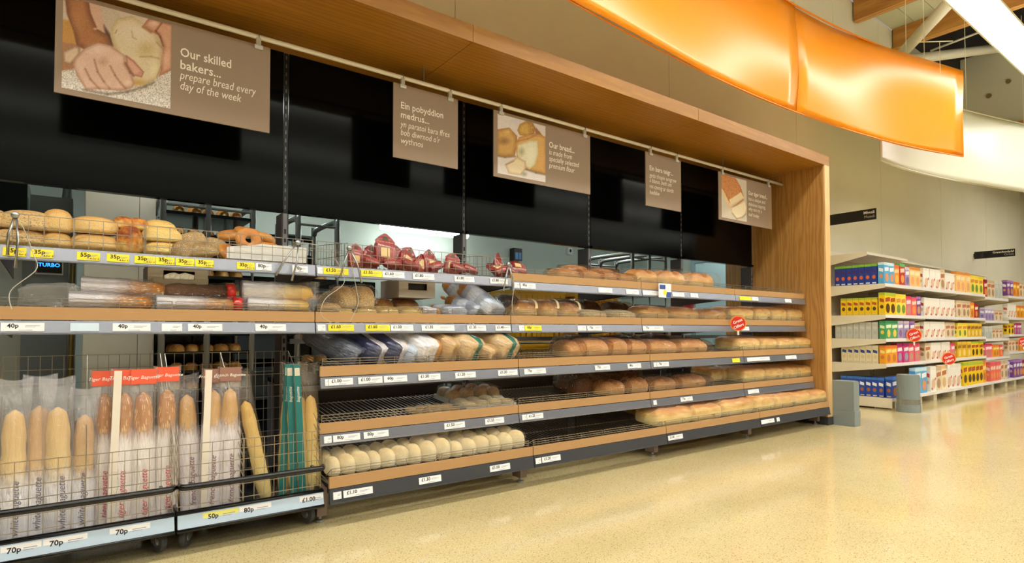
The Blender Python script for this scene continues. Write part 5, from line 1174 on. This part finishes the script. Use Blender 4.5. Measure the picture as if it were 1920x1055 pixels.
# steel racks with trays of dark rolls
def rack(label, x0, x1, y0, y1, ztop, shelves, mids=(), loaves=None, lname='bread rack'):
    t = thing('steel_rack', label, 'rack', (x0, y0, 0), 'steel bakery racks'); W = x1 - x0; D = y1 - y0
    for x in (0, W) + tuple(m - x0 for m in mids):
        obj('hoop', MB().tube(smooth([(x, 0, .06), (x, 0, ztop - .12), (x, .02, ztop - .03), (x, .09, ztop), (x, D - .09, ztop), (x, D - .02, ztop - .03), (x, D, ztop - .12), (x, D, .06)], 5), .02, 10).mesh('hoop', M_steel, True), t)
    for yy in (0, D): [obj('cross_rail', MB().tube([(0, yy, zz), (W, yy, zz)], .009, 6).mesh('cross_rail', M_steel), t) for zz in (ztop - .05, .12)]
    for z in shelves: obj('tray', MB().box(.012, W - .012, -.01, D + .01, z, z + .006).box(.012, W - .012, -.012, -.008, z, z + .02).mesh('tray', M_ovendark), t)
    for x in (0, W):
        for y in (0, D): obj('wheel', MB().lathe([(.04, -.015), (.05, -.008), (.05, .008), (.04, .015)], 14, (x, y, .05), 'X').mesh('wheel', M_black), t)
    if loaves: obj('rack_cover', MB().box(0, W, D + .03, D + .04, .15, ztop - .2).mesh('rack_cover', M_ovendark), t)
    n = 0
    if loaves:
        for si, z in enumerate(shelves):
            for k in range(loaves):
                for row_ in (0, 1):
                    if row_ and si % 2: continue
                    n += 1
                    o = obj('tray_roll', bmesh_('roll', 'gold' if (k + si) % 3 == 0 else 'tiger', k % 3), None, (x0 + .05 + (W - .1) * (k + .5) / loaves, y0 + .07 + .22 * row_, z + .006), (0, 0, rnd.uniform(-.3, .3)), ((W - .1) / loaves * .86, .14, .062))
                    tag(o, '%s %s roll from left on %s tray of the %s' % (ORD[k], 'back' if row_ else 'front', ORD[si] + ' lowest', lname), 'bread roll', 'rolls on the rack trays')
    return t
rack('steel rack of trayed rolls beside the beige cabinet', .40, .93, 4.25, 4.8, 1.80, [.55, .67, .79, .91, 1.03, 1.16, 1.285, 1.41, 1.55, 1.69], (.655,), 5, 'rack beside the beige cabinet')
rack('steel rack standing behind the tongs and bagels', 1.235, 1.52, 4.25, 4.8, 1.76, [.55, .7, .85, 1.0, 1.15, 1.3], (), 2, 'rack behind the tongs')
rack('hooped steel tray rack behind the round crusty loaves', 4.71, 5.25, 4.2, 4.95, 1.77, [.3, .5, .7, .9, 1.08, 1.2, 1.32], (4.98,))
t = thing('open_tray', 'dark tray resting across the rear rack top', 'tray', (.98, 5.0, 1.70), None, (.06, 0, .1)); obj('pan', MB().box(0, .62, 0, .42, 0, .012).box(0, .62, 0, .01, .012, .04).box(0, .62, .41, .42, .012, .04).mesh('pan', M_ovendark), t)
for a, b in ((0.02, .02), (.6, .02), (.02, .4), (.6, .4)): obj('leg', MB().wire((a, b, 0), (a, b, -1.7), .01).mesh('leg', M_steel), t)

# yellow crates
M_crate = mat('yellow_crate_plastic', (226, 172, 20), .4)
def crate_mesh():
    b = MB(); w, d, h = .62, .42, .24
    b.box(0, w, 0, d, 0, .012)
    for y0, y1 in ((0, .012), (d - .012, d)):
        b.box(0, w, y0, y1, .012, .05).box(0, w, y0, y1, h - .05, h)
        x = 0
        while x < w - .01: b.box(x, min(x + .05, w), y0, y1, .05, h - .05); x += .07 if x < .18 or x > .4 else .055
    for x0, x1 in ((0, .012), (w - .012, w)): b.box(x0, x1, .012, d - .012, .012, h * .55).box(x0, x1, .012, d - .012, h * .8, h)
    b.box(-.01, w + .01, -.01, 0, h - .03, h).box(-.01, w + .01, d, d + .01, h - .03, h)
    return b.mesh('yellow_crate', M_crate)
cm = crate_mesh()
for k in range(6): tag(obj('yellow_crate', cm, None, (4.02, 4.35 + .0 * k, .05 + .262 * k), (0, 0, -.02 * (k % 2))), ORD[k] + ' yellow crate from the floor in the tall stack by hooped rack', 'crate', 'yellow bread crates')
for k in range(5): tag(obj('yellow_crate', cm, None, (3.3, 4.4, .05 + .262 * k), (0, 0, .03 * (k % 2))), ORD[k] + ' yellow crate from the floor in the shorter stack', 'crate', 'yellow bread crates')
for x, lb in ((4.02, 'low black dolly under the tall yellow crate stack'), (3.3, 'low black dolly under the shorter yellow crate stack')):
    t = thing('crate_dolly', lb, 'dolly', (x, 4.37, 0), 'crate dollies'); obj('deck', MB().box(0, .62, 0, .4, .035, .049).mesh('deck', M_black), t)
    for a in (.06, .56):
        for b in (.05, .35): obj('wheel', MB().lathe([(.017, -.01), (.0175, 0), (.017, .01)], 12, (a, b, .0176), 'X').mesh('wheel', M_black), t)
# dark blocks added to hold the shade behind the lower shelves
for x0, x1, lb in ((1.02, 2.2, 'added dark block for shade behind the second bay'), (2.22, 3.44, 'added dark block for shade behind the middle bay'), (3.48, 4.68, 'added dark block for shade behind the fourth bay'), (4.74, 5.94, 'added dark block for shade behind the end bay')):
    t = thing('shade_block', lb, 'shade_block', (x0, 3.76, 0), 'added shade blocks'); w = x1 - x0
    obj('top', MB().box(0, w, 0, .42, .60, .63).mesh('top', M_ovendark), t); obj('front_panel', MB().box(.03, w - .03, .03, .05, .0, .6).mesh('front_panel', mat('shade_brown', (52, 40, 36), .6)), t)
    for a in (.0, w - .04):
        for b in (.06, .38): obj('leg', MB().box(a, a + .04, b, b + .04, 0, .6).mesh('leg', M_grey), t)
t = thing('deck_oven', 'dark deck oven standing behind the racks', 'oven', (.98, 5.75, 0)); obj('body', MB().box(0, 1.5, .03, .9, 0, 1.45).mesh('body', M_ovendark), t)
for z in (.3, .68, 1.06): d = obj('door', MB().box(.08, 1.42, 0, .028, z, z + .3).mesh('door', M_ovengrey), t); obj('handle', MB().tube([(.2, -.04, z + .26), (1.3, -.04, z + .26)], .012, 8).mesh('handle', M_steel, True), d)
# small fixtures on the bakery walls
t = thing('soap_dispenser', 'blue and black dispenser on the pale green bakery wall', 'dispenser', at(956, 489, 7.59)); obj('body', MB().box(0, .16, -.12, 0, 0, .2).mesh('body', M_black), t); obj('window', MB().box(.02, .075, -.126, -.12, .02, .13).box(.09, .14, -.126, -.12, .02, .13).mesh('window', mat('blue_plastic', (30, 120, 190), .3)), t)
t = thing('wall_sensor', 'small white sensor box high on the green bakery wall', 'sensor', at(1062, 477, 7.59)); obj('box', MB().box(0, .1, -.05, 0, 0, .12).mesh('box', M_white), t); obj('lens', MB().box(.03, .07, -.055, -.05, .04, .09).mesh('lens', M_black), t)
t = thing('fire_alarm', 'red fire alarm box on the bakery wall by the door', 'alarm', (8.19, 6.06, 1.24)); obj('case', MB().box(-.07, 0, -.12, .12, 0, .24).mesh('case', mat('alarm_red', (206, 32, 30), .4)), t); obj('plate', MB().box(-.075, -.07, -.08, .08, .09, .2).mesh('plate', mat('alarm_plate', (170, 20, 22), .5)), t)
t = thing('fire_extinguisher', 'dark red fire extinguisher hung below the alarm', 'extinguisher', (8.08, 5.85, .35)); obj('cylinder', MB().lathe([(.06, 0), (.075, .02), (.075, .36), (.05, .42), (.025, .45)], 18).mesh('cylinder', mat('alarm_red', (206, 32, 30), .4), True), t); obj('valve', MB().box(-.02, .02, -.05, .03, .45, .5).mesh('valve', M_black), t); obj('hose', MB().tube(smooth([(0, -.05, .47), (0, -.11, .4), (0, -.1, .2), (0, -.09, .1)]), .01, 6).mesh('hose', M_black, True), t)
t = thing('fire_extinguisher_stand', 'small shelf carrying the fire extinguisher', 'bracket', (8.19, 5.85, .33)); obj('plate', MB().box(-.2, 0, -.09, .09, 0, .018).mesh('plate', M_grey), t)

# ================================================================== cereal gondola along the back wall
GX = 7.71; GB = 1.25; NB = 5
M_gond = mat('cream_gondola_paint', (226, 216, 194), .4)
M_gwhite = mat('white_shelf_lip', (232, 228, 226), .3)
GT = {1: (2.92, 1.505), 2: (2.92, 1.130), 3: (2.92, .840), 4: (2.92, .540), 5: (2.86, .135)}
def gondola_bay(k):
    x0 = GX + GB * k
    t = thing('shelving_unit', 'cream shelving unit of cereals, %s from the oak surround' % ORD[k], 'shelving', (x0, YW, 0), 'cream cereal shelving units')
    u = MB().box(0, .03, -.06, 0, 0, 2.0)
    obj('upright', u.mesh('upright', M_gond), t); sl = MB()
    for j in range(36): sl.box(.008, .022, -.062, -.06, .1 + j * .052, .1 + j * .052 + .026)
    tag(obj('slots', sl.mesh('slots', M_brownmetal), t), kind='stuff')
    if k == NB - 1: obj('upright', MB().box(GB - .03, GB, -.06, 0, 0, 2.0).mesh('upright', M_gond), t)
    obj('back_panel', MB().box(.03, GB, -.02, -.004, .1, 1.98).mesh('back_panel', M_gond), t)
    zoff = [0, 0, 0, -.035, .03][k]
    for s, (Yf, Z) in GT.items():
        dep = YW - .06 - Yf; z = Z + (zoff if s < 5 else 0)
        o = obj('shelf' if s < 5 else 'base_deck', MB().box(.002, GB - .002, -.06 - dep, -.02, z - .03, z).mesh('shelf', M_gond), t)
        obj('price_lip', MB().box(.002, GB - .002, -.066 - dep, -.06 - dep, z - .036, z + .004).mesh('price_lip', M_gwhite), o)
        if s < 5:
            for xx in (.004, GB - .008): obj('bracket', MB().prism([(-.06, z - .13), (-.06, z - .03), (-.06 - dep, z - .03), (-.06 - dep, z - .05)], xx, xx + .004, 'X').mesh('bracket', M_gond), o)
    if k == 0: o = obj('top_shelf', MB().box(.002, GB - .002, -.51, -.02, 1.875, 1.905).mesh('shelf', M_gond), t); obj('bracket', MB().prism([(-.06, 1.77), (-.06, 1.905), (-.51, 1.875), (-.51, 1.86)], -.004, .001, 'X').mesh('bracket', M_gond), o)
    elif k < 4: obj('top_shelf', MB().box(.002, GB - .002, -.42, -.02, 1.875, 1.90).mesh('shelf', M_gond), t)
    if k == 0: obj('base_end', MB().box(-.006, 0, -.06 - (YW - .06 - 2.86), -.02, .02, .135).mesh('base_end', M_gond), t)
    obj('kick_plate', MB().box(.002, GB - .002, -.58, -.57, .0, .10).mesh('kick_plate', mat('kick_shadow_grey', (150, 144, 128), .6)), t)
    for xx in (.25, .98): obj('foot_block', MB().box(xx, xx + .12, -.70, -.58, 0, .095).mesh('foot_block', M_gond), t)
for k in range(NB): gondola_bay(k)

# cereal boxes: printed cartons
def carton_mats(base, band, logo, pic, spine=None):
    f = lambda c: mat('carton_%d_%d_%d' % c, c, .4)
    return [f(base), f(band), f(logo), f(pic), f(spine or base)]
def carton(key, w, d, h, cols, style=0):
    """Carton with its printed faces laid out in bands: top band, logo block, picture, spine print."""
    def mk():
        b = MB(); e = .0006
        b.box(0, w, -d, 0, 0, h, 0)
        y = -d - e
        b.quad([(0, y, h * .86), (w, y, h * .86), (w, y, h), (0, y, h)], 1)
        if style == 1: b.quad([(w * .08, y - e, h * .1), (w * .35, y - e, h * .04), (w * .95, y - e, h * .5), (w * .85, y - e, h * .56)], 2)
        else: b.quad([(w * .1, y - e, h * .58), (w * .9, y - e, h * .62), (w * .9, y - e, h * .80), (w * .1, y - e, h * .76)], 2)
        n = 10; c = (w * .5, h * .3); r = min(w * .36, h * .22)
        b.quad([(c[0] + r * math.cos(2 * math.pi * i / n), y - 2 * e, c[1] + r * 1.0 * math.sin(2 * math.pi * i / n)) for i in range(n)], 3)
        x = -e                                                    # left-hand spine, seen at the end of the run
        b.quad([(x, -d, h * .88), (x, 0, h * .88), (x, 0, h), (x, -d, h)], 1)
        b.quad([(x, -d * .85, h * .55), (x, -d * .15, h * .6), (x, -d * .15, h * .76), (x, -d * .85, h * .7)], 2)
        b.quad([(x, -d * .5 + d * .3 * math.cos(2 * math.pi * i / 8), h * .36 + d * .36 * math.sin(2 * math.pi * i / 8)) for i in range(8)], 3)
        b.quad([(x, -d * .85, h * .04), (x, -d * .2, h * .04), (x, -d * .2, h * .10), (x, -d * .85, h * .10)], 4)
        me = b.mesh('carton', carton_mats(*cols)); return me
    return cached(('carton', key, w, h), mk)
CER = {
 'blue and orange': ((30, 60, 150), (130, 190, 60), (60, 40, 120), (220, 100, 50), (220, 226, 236)), 'sky blue': ((90, 170, 220), (200, 224, 236), (236, 240, 244), (220, 150, 110)), 'orange': ((240, 140, 50), (222, 110, 70), (250, 206, 150), (250, 190, 90)),
 'red and green': ((196, 60, 50), (90, 180, 100), (236, 210, 190), (230, 160, 80)), 'lilac': ((170, 150, 196), (210, 196, 216), (240, 236, 240), (130, 110, 160)), 'peach': ((246, 200, 130), (220, 140, 60), (250, 226, 180), (240, 170, 110)),
 'white and red': ((240, 234, 224), (232, 226, 214), (206, 70, 70), (226, 190, 160)), 'cream': ((244, 228, 190), (230, 190, 140), (196, 110, 80), (220, 180, 130)), 'yellow': ((240, 200, 20), (170, 190, 60), (176, 80, 40), (90, 60, 30), (230, 206, 90)), 'lemon': ((244, 220, 90), (236, 210, 60), (226, 150, 60), (120, 150, 60)),
 'coral': ((236, 110, 90), (226, 90, 110), (250, 214, 200), (246, 150, 90)), 'violet': ((120, 70, 150), (170, 120, 190), (236, 226, 240), (206, 150, 110)), 'grey': ((192, 194, 186), (210, 210, 204), (206, 206, 200), (180, 184, 178), (190, 190, 184)), 'green': ((70, 160, 100), (60, 140, 90), (226, 236, 200), (230, 200, 90)),
 'magenta': ((206, 60, 130), (170, 40, 110), (246, 236, 240), (150, 160, 180)), 'pink': ((230, 110, 130), (220, 60, 90), (250, 226, 226), (200, 150, 120)), 'cream and navy': ((226, 214, 180), (236, 230, 206), (40, 70, 140), (216, 196, 150), (206, 190, 150)), 'navy and brown': ((30, 70, 170), (60, 120, 200), (236, 240, 244), (160, 100, 50), (210, 190, 150)),
 'amber': ((236, 160, 40), (230, 120, 50), (250, 220, 130), (206, 120, 50)), 'tan': ((226, 206, 176), (206, 180, 150), (190, 120, 80), (176, 140, 100)), 'gold': ((226, 178, 40), (236, 200, 70), (160, 110, 50), (240, 210, 120)), 'dark brown': ((72, 46, 42), (60, 36, 36), (200, 170, 130), (120, 80, 60)), 'crimson': ((176, 40, 40), (150, 30, 40), (240, 220, 200), (226, 150, 70))}
PLAN = {  # per shelf, per bay: (kind, how many facings, width, height)
 (1, 0): [('sky blue', 2, .15, .26), ('orange', 1, .17, .25), ('red and green', 1, .15, .275), ('lilac', 1, .14, .24), ('peach', 2, .19, .255)], (1, 1): [('white and red', 3, .2, .27), ('tan', 1, .17, .29), ('white and red', 2, .2, .25)], (1, 2): [('peach', 3, .2, .3), ('lemon', 3, .2, .28)], (1, 3): [('crimson', 1, .17, .28), ('tan', 2, .2, .28), ('grey', 2, .2, .28)], (1, 4): [('violet', 2, .18, .27), ('amber', 2, .2, .26), ('tan', 2, .2, .27)],
 (2, 0): [('yellow', 2, .17, .27), ('lemon', 2, .16, .265), ('pink', 1, .17, .25), ('coral', 1, .17, .24), ('violet', 1, .15, .255)], (2, 1): [('white and red', 6, .19, .25)], (2, 2): [('tan', 3, .2, .25), ('amber', 1, .18, .24), ('crimson', 1, .18, .22)], (2, 3): [('lilac', 3, .17, .21), ('tan', 2, .22, .18)], (2, 4): [('white and red', 3, .18, .23), ('amber', 3, .2, .22)],
 (3, 0): [('green', 2, .19, .22), ('lilac', 2, .18, .22), ('violet', 1, .16, .22), ('tan', 1, .19, .2)], (3, 1): [('white and red', 4, .19, .22), ('tan', 2, .2, .215)], (3, 2): [('lemon', 2, .2, .21), ('gold', 4, .18, .21)], (3, 3): [('grey', 2, .18, .2), ('tan', 3, .18, .17)], (3, 4): [('yellow', 2, .18, .2), ('magenta', 3, .16, .2)],
 (4, 0): [('amber', 2, .18, .22), ('magenta', 2, .17, .24), ('pink', 2, .18, .235)], (4, 1): [('tan', 1, .2, .23), ('white and red', 4, .19, .235), ('pink', 1, .16, .22)], (4, 2): [('gold', 3, .19, .235), ('yellow', 3, .19, .23)], (4, 3): [('pink', 2, .19, .22), ('amber', 2, .19, .2), ('coral', 1, .18, .2)], (4, 4): [('tan', 3, .19, .21), ('amber', 3, .19, .2)],
 (5, 0): [('navy and brown', 4, .18, .25), ('sky blue', 2, .2, .33)], (5, 1): [('white and red', 1, .2, .33), ('tan', 1, .2, .31), ('cream', 1, .2, .33), ('white and red', 3, .19, .33)], (5, 2): [('yellow', 5, .18, .34), ('amber', 1, .17, .33)], (5, 3): [('coral', 4, .14, .3), ('tan', 2, .16, .3), ('lilac', 1, .16, .28)], (5, 4): [('violet', 3, .17, .3), ('crimson', 3, .17, .28)]}
SN = {1: 'top', 2: 'second', 3: 'third', 4: 'fourth', 5: 'bottom'}
BD = .068
for (s, k), plan in sorted(PLAN.items()):
    Yf, Z = GT[s]; zoff = [0, 0, 0, -.035, .03][k] if s < 5 else 0
    x = GX + GB * k + .035; tot = sum(n * w for _, n, w, _ in plan); sc = min(1, (GB - .045) / tot); seen = {}
    for kind, n, w, h in plan:
        for i in range(n):
            c = seen[kind] = seen.get(kind, 0) + 1; q = sum(m for kk, m, _, _ in plan if kk == kind)
            tag(obj('cereal_box', carton(kind, round(w * sc - .004, 4), BD, h, CER[kind], 1 if kind == 'white and red' else 0), None, (x, Yf + .012 + BD + rnd.uniform(0, .012), Z + zoff + .0005), (0, 0, rnd.uniform(-.012, .012))),
                '%s%s cereal box%s, %s shelf, %s cereal unit' % ((ORD[c - 1] + ' ') if q > 1 else '', kind, ' from left' if q > 1 else '', SN[s], ORD[k]), 'cereal box', 'cereal boxes on the gondola')
            x += w * sc
# boxes behind the first facing, whose spines show at the open end of the run
END = {1: ('blue and orange', 7, .15, .25, 'blue'), 2: ('yellow', 6, .17, .215, 'yellow'), 3: ('grey', 7, .19, .205, 'pale grey'), 4: ('cream and navy', 6, .18, .22, 'cream'), 5: ('navy and brown', 7, .18, .235, 'navy')}
for s, (kind, n, w, h, cn) in END.items():
    Yf, Z = GT[s]
    for i in range(n):
        tag(obj('cereal_box', carton(kind + 'end', round(w, 3), BD, h, CER[kind]), None, (GX + .037 + rnd.uniform(0, .006), Yf + .03 + BD * 2 + (BD + .003) * i, Z + .0005)), '%s cereal box spine behind the front one, %s shelf, end of first unit' % (ORD[i] + ' ' + cn, SN[s]), 'cereal box', 'cereal boxes seen by their spines')
for i, (px, py) in enumerate(((1714, 628), (1779, 672))): badge(['round red offer badge under the lilac cereal boxes', 'round red offer badge on fourth cereal shelf lip'][i], at(px, py, 2.845), .085, -.9)
badge('round red offer badge cropped by the picture edge', at(1919, 641, 2.84), .085, -.9)
# blade signs over the cereals
def blade(label, X, l1, l2, z0=2.295):
    t = thing('aisle_sign', label, 'sign', (X, YW - .01, z0), 'black aisle blade signs', (0, 0, R(-90)))
    obj('blade', MB().box(0, .6, -.006, .006, 0, .135).mesh('blade', mat('sign_black', (10, 8, 10), .4)), t)
    obj('lettering', text_mesh(l1, .05, M_whitetext, .02, 0, 'RIGHT'), t, (.585, -.0075, .078)); obj('lettering', text_mesh(l2, .046, mat('sign_grey_text', (190, 186, 180), .6), 0, 0, 'RIGHT'), t, (.585, -.0075, .028))
    obj('arm', MB().box(-.01, .02, -.012, .012, .03, .1).mesh('arm', M_black), t)
blade('black aisle sign for muesli beside the oak surround', 7.74, 'Miwsli', 'Muesli')
blade('black aisle sign for cereals further along the wall', 13.6, 'Grawnfwydydd', 'Cereals', 2.29)
# grey bollards guarding the shelf ends
M_boll = mat('bollard_grey', (132, 142, 142), .45); M_bolld = mat('bollard_band', (150, 152, 146), .25, .5)
def bollard(label, x, y, rz, h=.43, r=.118, box=False):
    t = thing('floor_bollard', label, 'bollard', (x, y, 0), 'grey shelf-end bollards', (0, 0, rz))
    n = 24
    def shape(k, z0, z1):
        if box:
            P = [(-.075 * k, -.11 * k), (.045 * k, -.11 * k), (.085 * k, -.06 * k), (.085 * k, .08 * k), (.05 * k, .11 * k), (-.075 * k, .11 * k)]
        else: P = [(r * k * math.cos(2 * math.pi * i / n), r * k * math.sin(2 * math.pi * i / n)) for i in range(n)]
        return MB().prism(P, z0, z1, 'Z')
    obj('foot', shape(1.03, 0, .09).mesh('foot', M_boll), t); obj('band', shape(1.0 if not box else 1.05, .09, .15).mesh('band', M_bolld if not box else M_boll), t); obj('sleeve', shape(.97, .15, h - .012).mesh('sleeve', M_boll), t); obj('cap', shape(.93, h - .012, h).mesh('cap', M_boll), t)
bollard('round grey bollard with shiny band before the cereal shelves', 7.73, 2.70, 0)
bollard('square-sided grey bollard against the oak surround corner', PR + .18, 2.70, 0, .44, box=True)
